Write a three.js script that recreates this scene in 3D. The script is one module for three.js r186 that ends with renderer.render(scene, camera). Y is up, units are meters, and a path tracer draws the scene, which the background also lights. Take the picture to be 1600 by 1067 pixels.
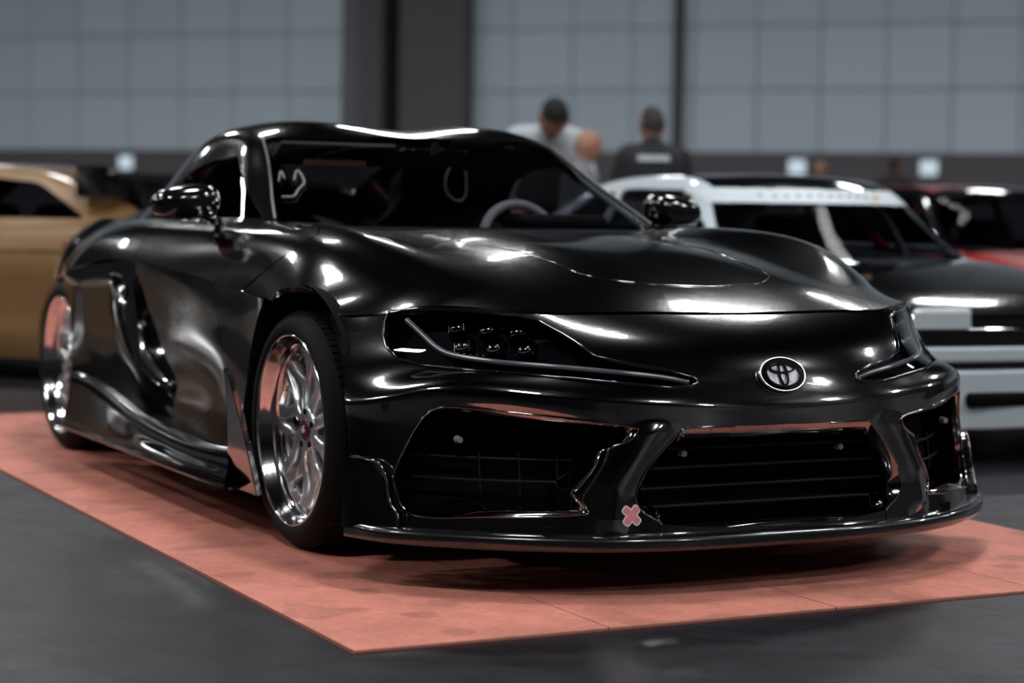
import * as THREE from 'three';
import { mergeGeometries, mergeVertices, toCreasedNormals } from 'three/addons/utils/BufferGeometryUtils.js';
import { RoundedBoxGeometry } from 'three/addons/geometries/RoundedBoxGeometry.js';
import { MarchingCubes } from 'three/addons/objects/MarchingCubes.js';
import { FontLoader } from 'three/addons/loaders/FontLoader.js';
import { TextGeometry } from 'three/addons/geometries/TextGeometry.js';
import { RectAreaLightUniformsLib } from 'three/addons/lights/RectAreaLightUniformsLib.js';

// ---------- camera, lamps, exposure ----------
const scene = new THREE.Scene();
scene.background = new THREE.Color(0, 0, 0);
const D2R = Math.PI / 180;
const camera = new THREE.PerspectiveCamera(19.06, 1600 / 1067, 0.1, 120);
camera.filmGauge = 36;
{
  const yaw = 26.94 * D2R, pitch = 3.52 * D2R, roll = 0.87 * D2R;
  camera.position.set(-2.835, 0.901, 5.105);
  camera.rotation.set(-pitch, -yaw, roll, 'YXZ');
  camera.updateMatrixWorld();
}
camera.focus = 4.95; camera.userData.fStop = 2.0;
const renderer = new THREE.WebGLRenderer({ antialias: true });
renderer.toneMapping = THREE.LinearToneMapping;
renderer.toneMappingExposure = 1.0;
renderer.shadowMap.enabled = true; renderer.shadowMap.type = THREE.PCFSoftShadowMap;
RectAreaLightUniformsLib.init();
// the hall stands at an angle to the cars: its own frame has -z towards the far wall
const HALL = { at: [-2.835, 0, 5.105], turn: -45.7 * D2R, wall: -34.1, left: -30, right: 16, back: 16, high: 9 };
const LAMP = { size: [1.3, .6], power: 70, glow: 70, color: [.97, .99, 1] };   // high-bay lamps under the ceiling
const lampSpots = []; for (const x of [-24, -16.5, -9, -1.4, 7, 13]) for (const [z, k] of [[1.5, 1], [-6.5, 1], [-14.5, .7], [-24, .6]]) lampSpots.push([x, z, k]);   // the far rows are dimmed
// ---------- helpers ----------
function rng(seed) { let s = seed >>> 0; return () => { s = (s * 1664525 + 1013904223) >>> 0; return s / 4294967296; }; }
const clamp = (v, a, b) => Math.min(b, Math.max(a, v));
const lerp = (a, b, t) => a + (b - a) * t;
const smooth = (a, b, v) => { const t = clamp((v - a) / (b - a), 0, 1); return t * t * (3 - 2 * t); };
// clamped uniform cubic B-spline basis: n control points, t in 0..1 -> [first index, weights]
function knotsOf(n) { const k = [0, 0, 0, 0]; for (let i = 1; i < n - 3; i++) k.push(i / (n - 3)); k.push(1, 1, 1, 1); return k; }
function basis(n, k, t) {
  t = clamp(t, 0, 1);
  let s = Math.min(n - 1, 3 + Math.floor(t * (n - 3)));
  if (s > n - 1) s = n - 1;
  const N = [1, 0, 0, 0], L = [0, 0, 0, 0], R = [0, 0, 0, 0];
  for (let j = 1; j < 4; j++) {
    L[j] = t - k[s + 1 - j]; R[j] = k[s + j] - t; let sv = 0;
    for (let r = 0; r < j; r++) { const tmp = N[r] / (R[r + 1] + L[j - r]); N[r] = sv + R[r + 1] * tmp; sv = L[j - r] * tmp; }
    N[j] = sv;
  }
  return [s - 3, N];
}
const greville = (n, k) => Array.from({ length: n }, (_, i) => (k[i + 1] + k[i + 2] + k[i + 3]) / 3);
// a smooth surface through (close to) a net of points: rows along u, columns along v
class Surf {
  constructor(net, passes = 2) {
    this.nu = net.length; this.nv = net[0].length; this.ku = knotsOf(this.nu); this.kv = knotsOf(this.nv);
    this.c = net.map(r => r.map(p => p.slice()));
    const gu = greville(this.nu, this.ku), gv = greville(this.nv, this.kv);
    for (let k = 0; k < passes; k++) {
      const d = net.map((r, i) => r.map((p, j) => { const q = this.at(gu[i], gv[j]); return [p[0] - q[0], p[1] - q[1], p[2] - q[2]]; }));
      d.forEach((r, i) => r.forEach((e, j) => { for (let a = 0; a < 3; a++) this.c[i][j][a] += e[a]; }));
    }
  }
  at(u, v) {
    const [a, A] = basis(this.nu, this.ku, u), [b, B] = basis(this.nv, this.kv, v), o = [0, 0, 0];
    for (let i = 0; i < 4; i++) for (let j = 0; j < 4; j++) { const w = A[i] * B[j], p = this.c[a + i][b + j]; o[0] += w * p[0]; o[1] += w * p[1]; o[2] += w * p[2]; }
    return o;
  }
  normal(u, v) {
    const h = 1e-4, u0 = clamp(u - h, 0, 1), u1 = clamp(u + h, 0, 1), v0 = clamp(v - h, 0, 1), v1 = clamp(v + h, 0, 1);
    const a = this.at(u0, v), b = this.at(u1, v), c = this.at(u, v0), d = this.at(u, v1);
    const x = [b[0] - a[0], b[1] - a[1], b[2] - a[2]], y = [d[0] - c[0], d[1] - c[1], d[2] - c[2]];
    const n = [x[1] * y[2] - x[2] * y[1], x[2] * y[0] - x[0] * y[2], x[0] * y[1] - x[1] * y[0]], l = Math.hypot(...n) || 1;
    return [n[0] / l, n[1] / l, n[2] / l];
  }
}
// a surface pushed out along its normal by f(point)
class Bumped extends Surf {
  constructor(net, f) { super(net); this.f = f; }
  at(u, v) { const p = super.at(u, v); if (!this.f) return p; const d = this.f(p); if (Math.abs(d) < 1e-6) return p; const n = this.rawNormal(u, v), s = this.sign || 1; return [p[0] + n[0] * d * s, p[1] + n[1] * d * s, p[2] + n[2] * d * s]; }
  rawNormal(u, v) {
    const h = 1e-3, A = (a, b) => super.at(clamp(a, 0, 1), clamp(b, 0, 1)), a = A(u - h, v), b = A(u + h, v), c = A(u, v - h), d = A(u, v + h);
    const x = [b[0] - a[0], b[1] - a[1], b[2] - a[2]], y = [d[0] - c[0], d[1] - c[1], d[2] - c[2]], n = [x[1] * y[2] - x[2] * y[1], x[2] * y[0] - x[0] * y[2], x[0] * y[1] - x[1] * y[0]], l = Math.hypot(...n) || 1;
    return [n[0] / l, n[1] / l, n[2] / l];
  }
}
// distance to an open polyline
function lineDist(pts) { return (x, y) => { let d = 1e9; for (let i = 0; i < pts.length - 1; i++) { const [ax, ay] = pts[i], [bx, by] = pts[i + 1], ex = bx - ax, ey = by - ay, t = clamp(((x - ax) * ex + (y - ay) * ey) / (ex * ex + ey * ey), 0, 1); d = Math.min(d, Math.hypot(x - ax - ex * t, y - ay - ey * t)); } return d; }; }
// signed distance to a closed polygon (positive inside)
function polySDF(poly) {
  return (x, y) => {
    let d = 1e9, inside = false;
    for (let i = 0, j = poly.length - 1; i < poly.length; j = i++) {
      const [ax, ay] = poly[j], [bx, by] = poly[i], ex = bx - ax, ey = by - ay;
      const t = clamp(((x - ax) * ex + (y - ay) * ey) / (ex * ex + ey * ey || 1e-12), 0, 1);
      d = Math.min(d, Math.hypot(x - ax - ex * t, y - ay - ey * t));
      if ((ay > y) !== (by > y) && x < (bx - ax) * (y - ay) / (by - ay) + ax) inside = !inside;
    }
    return inside ? d : -d;
  };
}
// a smooth closed or open curve through 2D / 3D points
function smoothPoly(pts, n = 60, closed = true) {
  const c = new THREE.CatmullRomCurve3(pts.map(p => new THREE.Vector3(p[0], p[1], p[2] || 0)), closed, 'centripetal');
  return c.getPoints(n).slice(0, closed ? n : n + 1).map(p => [p.x, p.y, p.z]);
}
// rounds the corners of a polygon
function roundPoly(pts, r, seg = 5) {
  const out = [], n = pts.length;
  for (let i = 0; i < n; i++) {
    const p = pts[i], a = pts[(i + n - 1) % n], b = pts[(i + 1) % n], rr = p[2] ?? r;
    const la = Math.hypot(a[0] - p[0], a[1] - p[1]), lb = Math.hypot(b[0] - p[0], b[1] - p[1]), ra = Math.min(rr, la * .48), rb = Math.min(rr, lb * .48);
    const A = [p[0] + (a[0] - p[0]) / la * ra, p[1] + (a[1] - p[1]) / la * ra], B = [p[0] + (b[0] - p[0]) / lb * rb, p[1] + (b[1] - p[1]) / lb * rb];
    for (let k = 0; k <= seg; k++) { const t = k / seg, q = 1 - t; out.push([q * q * A[0] + 2 * q * t * p[0] + t * t * B[0], q * q * A[1] + 2 * q * t * p[1] + t * t * B[1]]); }
  }
  return out;
}
// cuts a panel out of a surface: keep(p, u, v) > 0 stays; edges are folded in by hem metres
function panel(S, { nu = 80, nv = 80, u0 = 0, u1 = 1, v0 = 0, v1 = 1, keep = null, hem = 0.012, lift = 0, flip = false, uvScale = null }) {
  const pos = [], nor = [], uvs = [], par = [], idx = [];
  const add = (u, v) => {
    const p = S.at(u, v), n = S.normal(u, v), s = flip ? -1 : 1;
    n[0] *= s; n[1] *= s; n[2] *= s;
    pos.push(p[0] + n[0] * lift, p[1] + n[1] * lift, p[2] + n[2] * lift); nor.push(...n); uvs.push(u, v); par.push([u, v]);
    return par.length - 1;
  };
  const f = [], W = nv + 1;
  for (let i = 0; i <= nu; i++) for (let j = 0; j <= nv; j++) {
    const u = lerp(u0, u1, i / nu), v = lerp(v0, v1, j / nv), k = add(u, v);
    f[k] = keep ? keep([pos[3 * k], pos[3 * k + 1], pos[3 * k + 2]], u, v) : 1;
  }
  const cut = new Map();
  const mid = (a, b) => {
    const key = a < b ? a * 1e7 + b : b * 1e7 + a;
    if (cut.has(key)) return cut.get(key);
    let lo = 0, hi = 1, fa = f[a]; const A = par[a], B = par[b];
    for (let k = 0; k < 12; k++) { const m = (lo + hi) / 2, u = lerp(A[0], B[0], m), v = lerp(A[1], B[1], m), g = keep(S.at(u, v), u, v); if ((g > 0) === (fa > 0)) lo = m; else hi = m; }
    const m = (lo + hi) / 2, k = add(lerp(A[0], B[0], m), lerp(A[1], B[1], m)); f[k] = 1e-9; cut.set(key, k); return k;
  };
  const tri = (a, b, c) => {
    const s = [a, b, c].map(k => f[k] > 0), n = s[0] + s[1] + s[2];
    if (!n) return;
    if (n === 3) { idx.push(a, b, c); return; }
    const r = [a, b, c];
    if (n === 1) { const k = s.indexOf(true), p = r[k], q = r[(k + 1) % 3], t = r[(k + 2) % 3]; idx.push(p, mid(p, q), mid(p, t)); }
    else { const k = s.indexOf(false), p = r[k], q = r[(k + 1) % 3], t = r[(k + 2) % 3]; const m1 = mid(p, q), m2 = mid(p, t); idx.push(m1, q, t, m1, t, m2); }
  };
  for (let i = 0; i < nu; i++) for (let j = 0; j < nv; j++) {
    const a = i * W + j, b = a + 1, c = a + W, d = c + 1;
    if (flip) { tri(a, b, d); tri(a, d, c); } else { tri(a, d, b); tri(a, c, d); }
  }
  if (hem > 0) {
    const seen = new Map();
    for (let t = 0; t < idx.length; t += 3) for (let e = 0; e < 3; e++) {
      const a = idx[t + e], b = idx[t + (e + 1) % 3], k = a < b ? a * 1e7 + b : b * 1e7 + a;
      if (seen.has(k)) seen.set(k, null); else seen.set(k, [a, b]);
    }
    for (const e of seen.values()) {
      if (!e) continue;
      const [a, b] = e;
      const P = k => [pos[3 * k], pos[3 * k + 1], pos[3 * k + 2]], N = k => [nor[3 * k], nor[3 * k + 1], nor[3 * k + 2]];
      const pa = P(a), pb = P(b), na = N(a), nb = N(b), ex = [pb[0] - pa[0], pb[1] - pa[1], pb[2] - pa[2]];
      let m = [ex[1] * na[2] - ex[2] * na[1], ex[2] * na[0] - ex[0] * na[2], ex[0] * na[1] - ex[1] * na[0]]; const l = Math.hypot(...m); if (l < 1e-9) continue; m = m.map(x => x / l);
      const base = pos.length / 3;
      for (const [p, n, h] of [[pa, na, 0], [pb, nb, 0], [pb, nb, hem], [pa, na, hem]]) {
        const r = 0.0;
        pos.push(p[0] - n[0] * h + m[0] * r, p[1] - n[1] * h + m[1] * r, p[2] - n[2] * h + m[2] * r); nor.push(...m); uvs.push(0, 0); par.push(0);
      }
      idx.push(base + 0, base + 2, base + 1, base + 0, base + 3, base + 2);
    }
  }
  // drop what is not used
  const map = new Map(), P2 = [], N2 = [], U2 = [], I2 = [];
  for (const k of idx) { if (!map.has(k)) { map.set(k, P2.length / 3); P2.push(pos[3 * k], pos[3 * k + 1], pos[3 * k + 2]); N2.push(nor[3 * k], nor[3 * k + 1], nor[3 * k + 2]); U2.push(uvs[2 * k], uvs[2 * k + 1]); } I2.push(map.get(k)); }
  return geo(P2, N2, U2, I2);
}
function geo(P, N, U, I) {
  const g = new THREE.BufferGeometry();
  g.setAttribute('position', new THREE.Float32BufferAttribute(P, 3));
  if (N) g.setAttribute('normal', new THREE.Float32BufferAttribute(N, 3));
  g.setAttribute('uv', new THREE.Float32BufferAttribute(U || new Array(P.length / 3 * 2).fill(0), 2));
  g.setIndex(I);
  if (!N) g.computeVertexNormals();
  return g;
}
// the same geometry on the other side of the car
function mirrored(g) {
  const m = g.clone(), p = m.attributes.position, n = m.attributes.normal;
  for (let i = 0; i < p.count; i++) { p.setX(i, -p.getX(i)); n.setX(i, -n.getX(i)); }
  if (m.index) { const a = m.index.array; for (let i = 0; i < a.length; i += 3) { const t = a[i + 1]; a[i + 1] = a[i + 2]; a[i + 2] = t; } }
  return m;
}
const plain = g => { const o = g.index ? g.toNonIndexed() : g; for (const k of Object.keys(o.attributes)) if (!['position', 'normal', 'uv'].includes(k)) o.deleteAttribute(k); if (!o.attributes.uv) o.setAttribute('uv', new THREE.Float32BufferAttribute(new Array(o.attributes.position.count * 2).fill(0), 2)); return o; };
const merge = list => list.length === 1 ? list[0] : mergeGeometries(list.map(plain), false);
// mirror a half net (x<=0, first column on the centre line) to the full width
const full = rows => rows.map(r => [...r.slice().reverse(), ...r.slice(1).map(p => [-p[0], p[1], p[2]])]);
// ---------- materials ----------
const lin = (r, g, b) => new THREE.Color().setRGB(r, g, b);
function noiseTexture(n, seed, fn, srgb = false) {
  const r = rng(seed), d = new Uint8Array(n * n * 4);
  const grid = k => { const g = Array.from({ length: k * k }, () => r()); return (x, y) => { const fx = x * k, fy = y * k, i = Math.floor(fx), j = Math.floor(fy), u = fx - i, v = fy - j, a = u * u * (3 - 2 * u), b = v * v * (3 - 2 * v), q = (p, s) => g[((s % k) + k) % k * k + ((p % k) + k) % k]; return lerp(lerp(q(i, j), q(i + 1, j), a), lerp(q(i, j + 1), q(i + 1, j + 1), a), b); }; };
  const L = [4, 8, 16, 32, 64, 128].map(grid);
  for (let y = 0; y < n; y++) for (let x = 0; x < n; x++) {
    const c = fn(x / n, y / n, L, r);
    for (let k = 0; k < 3; k++) d[(y * n + x) * 4 + k] = clamp(Math.round(255 * c[k]), 0, 255);
    d[(y * n + x) * 4 + 3] = 255;
  }
  const t = new THREE.DataTexture(d, n, n); t.wrapS = t.wrapT = THREE.RepeatWrapping; t.magFilter = THREE.LinearFilter; t.minFilter = THREE.LinearFilter; if (srgb) t.colorSpace = THREE.SRGBColorSpace; t.needsUpdate = true; return t;
}
const smudge = noiseTexture(1024, 7, (x, y, L) => { const a = .5 * L[2](x, y) + .3 * L[4](x, y) + .2 * L[5](x, y), b = L[3](x, y) * L[5](x * 3 % 1, y), v = .55 + .45 * smooth(.5, .72, a) + .5 * smooth(.62, .8, b); return [v * .7, v * .7, v * .7]; });
const std = (c, r, m = 0, o = {}) => new THREE.MeshStandardMaterial({ color: c, roughness: r, metalness: m, ...o });
const phy = o => new THREE.MeshPhysicalMaterial(o);
const MAT = {
  paint: phy({ name: 'black_chrome_wrap', color: lin(.30, .28, .28), metalness: 1, roughness: .13, clearcoat: .36, clearcoatRoughness: .19, roughnessMap: smudge }),
  gloss: phy({ name: 'gloss_black', color: lin(.004, .004, .005), roughness: .12, clearcoat: 1, clearcoatRoughness: .03 }),
  plastic: phy({ color: lin(.004, .004, .0045), roughness: .5, specularIntensity: .5 }),
  dark: phy({ color: lin(.002, .002, .0024), roughness: .9, specularIntensity: .2 }),
  rubber: phy({ color: lin(.0045, .0043, .005), roughness: .72, specularIntensity: .28 }),
  chrome: std(lin(.86, .86, .88), .12, 1),
  silver: std(lin(.82, .83, .85), .34, 1),
  steel: std(lin(.35, .35, .36), .35, 1),
  glass: phy({ name: 'tinted_glass', color: lin(.43, .43, .46), roughness: .0, transmission: 1, thickness: 0, ior: 1.5 }),
  lens: phy({ name: 'smoked_lens', color: lin(.42, .42, .45), roughness: .0, transmission: 1, thickness: 0, ior: 1.5 }),
  seat: std(lin(.012, .011, .012), .8),
  wheelRim: std(lin(.8, .8, .8), .5),
  red: std(lin(.05, .006, .005), .4),
  caliper: std(lin(.05, .045, .05), .4),
  label: std(lin(.30, .12, .06), .6),  // plain brown of the strip on the sun visor
  outline: std(lin(.16, .15, .15), .6),
  orange: phy({ color: lin(.5, .08, .01), roughness: .2, clearcoat: 1 }),
};
// ---------- scene graph helpers ----------
const used = new Map();
function numbered(name) { const k = used.get(name) || 0; used.set(name, k + 1); return k ? `${name}_${String(k).padStart(3, '0')}` : name; }
function shade(m) { m.castShadow = true; m.receiveShadow = true; return m; }
function thing(name, label, category, pos = [0, 0, 0], turn = 0, group) {
  const o = new THREE.Group(); o.name = numbered(name); o.position.set(...pos); o.rotation.y = turn; o.userData = { label, category }; if (group) o.userData.group = group; scene.add(o); return o;
}
function part(name, g, m, parent, label) { const o = shade(new THREE.Mesh(g, m)); o.name = name; if (label) o.userData.label = label; parent.add(o); return o; }
function node(name, parent, pos) { const o = new THREE.Group(); o.name = name; if (pos) o.position.set(...pos); parent.add(o); return o; }
function solid(name, g, m, label, category, pos = [0, 0, 0], turn = 0, group) { const o = shade(new THREE.Mesh(g, m)); o.name = numbered(name); o.position.set(...pos); o.rotation.y = turn; o.userData = { label, category }; if (group) o.userData.group = group; scene.add(o); return o; }
function structure(name, g, m, parent) { const o = shade(new THREE.Mesh(g, m)); o.name = name; if (!parent) o.userData.kind = 'structure'; (parent || scene).add(o); return o; }
const box = (w, h, d, x = 0, y = 0, z = 0, r = 0) => { const g = r ? new RoundedBoxGeometry(w, h, d, 2, r) : new THREE.BoxGeometry(w, h, d); g.translate(x, y, z); return g; };
const tube = (pts, r, seg = 24, rad = 6, closed = false) => new THREE.TubeGeometry(new THREE.CatmullRomCurve3(pts.map(p => new THREE.Vector3(...p)), closed, 'centripetal'), seg, r, rad, closed);
// a strip of quads through rows of points
function skin(rows, closed = false, flip = false) {
  const P = [], I = [], n = rows[0].length;
  rows.forEach(r => r.forEach(p => P.push(...p)));
  const m = closed ? n : n - 1;
  for (let i = 0; i < rows.length - 1; i++) for (let j = 0; j < m; j++) { const a = i * n + j, b = i * n + (j + 1) % n, c = a + n, d = b + n; if (flip) I.push(a, b, d, a, d, c); else I.push(a, d, b, a, c, d); }
  return geo(P, null, null, I);
}
// finds the point of a surface where f(point) = target
function solveOn(S, f, target, u = .5, v = .3) {
  let best = 1e9;
  for (let i = 0; i <= 24; i++) for (let j = 0; j <= 24; j++) { const p = f(S.at(i / 24, j / 48)), d = Math.hypot(p[0] - target[0], p[1] - target[1]); if (d < best) { best = d; u = i / 24; v = j / 48; } }
  for (let k = 0; k < 12; k++) {
    const h = 1e-4, p = f(S.at(u, v)), pu = f(S.at(u + h, v)), pv = f(S.at(u, v + h)), a = (pu[0] - p[0]) / h, b = (pv[0] - p[0]) / h, c = (pu[1] - p[1]) / h, d = (pv[1] - p[1]) / h, D = a * d - b * c;
    if (Math.abs(D) < 1e-10) break;
    const ex = target[0] - p[0], ey = target[1] - p[1]; u = clamp(u + (ex * d - ey * b) / D, 0, 1); v = clamp(v + (a * ey - c * ex) / D, 0, .5);
  }
  return [u, v];
}
// ---------- the hall ----------
const hallMatrix = new THREE.Matrix4().makeRotationY(HALL.turn).setPosition(...HALL.at);
const inHall = (x, y, z) => new THREE.Vector3(x, y, z).applyMatrix4(hallMatrix);
const place = o => { o.position.copy(new THREE.Vector3(...HALL.at)); o.rotation.y = HALL.turn; return o; };
const concreteMap = noiseTexture(1024, 3, (x, y, L) => { const a = .35 * L[0](x, y) + .3 * L[2](x, y) + .2 * L[4](x, y) + .15 * L[5](x, y), v = .62 + .5 * (a - .5) + .25 * (L[3](x * 1, y * 3 % 1) - .5); return [v, v * .98, v * 1.02]; }, true);
const concreteRough = noiseTexture(512, 5, (x, y, L) => { const a = .5 * L[1](x, y) + .3 * L[3](x, y) + .2 * L[5](x, y); const v = .72 + .45 * (a - .5); return [v, v, v]; });
{
  const W = HALL.right - HALL.left, Dp = HALL.back - HALL.wall, cx = (HALL.left + HALL.right) / 2, cz = (HALL.back + HALL.wall) / 2;
  const fl = new THREE.BoxGeometry(W, .2, Dp); fl.translate(cx, -.108, cz);
  { const uv = fl.attributes.uv; for (let i = 0; i < uv.count; i++) uv.setXY(i, uv.getX(i) * W / 3.2, uv.getY(i) * Dp / 3.2); }
  place(structure('floor', fl, phy({ name: 'sealed_concrete', color: lin(.021, .0195, .0255), map: concreteMap, roughness: .58, roughnessMap: concreteRough, specularIntensity: .45 })));
  place(structure('ceiling', box(W, .3, Dp, cx, HALL.high + .15, cz), std(lin(.006, .006, .007), .95)));
  const wallM = std(lin(.02, .02, .024), .9);
  place(structure('wall_left', box(.3, HALL.high, Dp, HALL.left - .15, HALL.high / 2, cz), wallM));
  place(structure('wall_right', box(.3, HALL.high, Dp, HALL.right + .15, HALL.high / 2, cz), wallM));
  place(structure('wall_front', box(W, HALL.high, .3, cx, HALL.high / 2, HALL.back + .15), wallM));
  const back = place(structure('wall_back', box(W, HALL.high, .3, cx, HALL.high / 2, HALL.wall - .19), std(lin(.2, .2, .22), .9)));
  const panelG = box(1.065, 1.045, .05, 0, 0, 0), pm = [0, 1, 2].map(k => std(lin(.57 + .014 * k, .665 + .014 * k, .745 + .014 * k), .85));
  const r = rng(21);
  for (let i = -6; i < 34; i++) for (let j = 0; j < 6; j++) { const x = -21.45 - .545 - 1.09 + i * 1.09; if (x > -14.9 && x < -11.9 && x + .5 < -11.8) continue; const o = structure('wall_panel', panelG, pm[Math.floor(r() * 3)], back); o.position.set(x, 2.57 + j * 1.075, HALL.wall - .02); }
  const wains = structure('wainscot', box(W, 2.03, .06, cx, 1.015, HALL.wall - .01), std(lin(.13, .115, .13), .8), back);
  const col = place(structure('pillar', merge([box(.40, HALL.high, .5, -14.14, HALL.high / 2, HALL.wall + .25), box(1.22, HALL.high, .5, -12.98, HALL.high / 2, HALL.wall + .25)]), std(lin(.12, .108, .12), .85))); 
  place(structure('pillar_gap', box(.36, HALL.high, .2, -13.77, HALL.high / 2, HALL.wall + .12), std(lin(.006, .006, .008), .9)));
  place(structure('pipe_column', box(.17, HALL.high, .14, -8.62, HALL.high / 2, HALL.wall + .08), std(lin(.075, .068, .08), .7)));
  // small lit signs on the lower wall
  for (const [x, l] of [[-19.28, 'small glowing white wall sign above the gold car'], [-6.54, 'glowing white wall sign beside the distant head over the white roof'], [-4.35, 'small glowing white wall sign right of the dark-haired distant head']]) {
    const g = thing('wall_sign', l, 'sign', inHall(x, 1.8, HALL.wall + .06).toArray(), HALL.turn);
    part('sign_box', box(.34, .30, .06, 0, 0, 0, .01), std(lin(.2, .2, .2), .6), g);
    part('light_face', box(.28, .24, .01, 0, 0, .034), new THREE.MeshStandardMaterial({ color: 0x222222, emissive: lin(.55, .68, .75), emissiveIntensity: 1.0 }), g);
    const s = new THREE.RectAreaLight(lin(.8, .95, 1), 1, .28, .24); s.position.set(0, 0, .05); s.rotation.y = Math.PI; g.add(s);
  }
}
// high-bay lamps
{
  const glows = new Map(), glow = k => { if (!glows.has(k)) glows.set(k, new THREE.MeshStandardMaterial({ name: 'lamp_glow', color: 0x111111, emissive: lin(...LAMP.color), emissiveIntensity: LAMP.glow * k })); return glows.get(k); };
  const [lw, ld] = LAMP.size;
  lampSpots.forEach(([x, z, k]) => {
    const p = inHall(x, HALL.high - .5, z), g = thing('ceiling_lamp', 'high-bay lamp hanging under the dark hall ceiling', 'lamp', p.toArray(), HALL.turn, 'high-bay ceiling lamps');
    part('housing', box(lw + .06, .09, ld + .06, 0, .06, 0, .02), std(lin(.3, .3, .3), .5), g);
    part('light_panel', box(lw, .01, ld, 0, .008, 0), glow(k), g);
    for (const s of [-1, 1]) part('hanger', box(.012, .40, .012, s * lw * .4, .30, 0), MAT.steel, g);
    const a = new THREE.RectAreaLight(lin(...LAMP.color), LAMP.power * k, lw, ld); a.rotation.x = -Math.PI / 2; a.position.y = -.004; g.add(a);
  });
}
// the ribbed mat: four rolls side by side
{
  const matMap = noiseTexture(512, 9, (x, y, L) => { const a = .4 * L[1](x, y) + .3 * L[3](x, y) + .3 * L[5](x, y), v = .90 + .26 * (a - .5) - .10 * smooth(.62, .75, L[2](x, y)); return [v, v * .97, v * .95]; }, true);
  const m = new THREE.MeshStandardMaterial({ color: lin(.71, .275, .21), map: matMap, roughness: .62 });
  const mat = thing('floor_mat', 'ribbed orange floor mat under the black coupe', 'mat', [0, 0, 0]);
  const pitch = .0115, z0 = -3.85, z1 = 1.25, n = Math.round((z1 - z0) / pitch), prof = [];
  for (let k = 0; k < n; k++) { const z = z1 - k * pitch; prof.push([z, -.003], [z - .0012, 0], [z - .0085, 0], [z - .0097, -.003]); }
  prof.push([z0, -.003]);
  for (let s = 0; s < 4; s++) {
    const xa = -1.235 + s * .61 + .0015, xb = xa + .607, P = [], U = [], I = [];
    prof.forEach(([z, y]) => { P.push(xa, y, z, xb, y, z); U.push(xa / 1.7, z / 1.7, xb / 1.7, z / 1.7); });
    for (let i = 0; i < prof.length - 1; i++) { const a = 2 * i; I.push(a, a + 1, a + 3, a, a + 3, a + 2); }
    const b = P.length / 3; P.push(xa, -.008, z1, xb, -.008, z1, xa, -.003, z1, xb, -.003, z1); for (let k = 0; k < 4; k++) U.push(0, 0); I.push(b, b + 1, b + 3, b, b + 3, b + 2);
    const c = P.length / 3; P.push(xa, -.008, z1, xa, -.008, z0, xa, -.0015, z1, xa, -.0015, z0); for (let k = 0; k < 4; k++) U.push(0, 0); I.push(c, c + 2, c + 3, c, c + 3, c + 1);
    const d = P.length / 3; P.push(xb, -.008, z1, xb, -.008, z0, xb, -.0015, z1, xb, -.0015, z0); for (let k = 0; k < 4; k++) U.push(0, 0); I.push(d, d + 3, d + 2, d, d + 1, d + 3);
    const g = geo(P, null, U, I).toNonIndexed(); g.computeVertexNormals();
    part('mat_roll', g, m, mat);
  }
}
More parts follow.
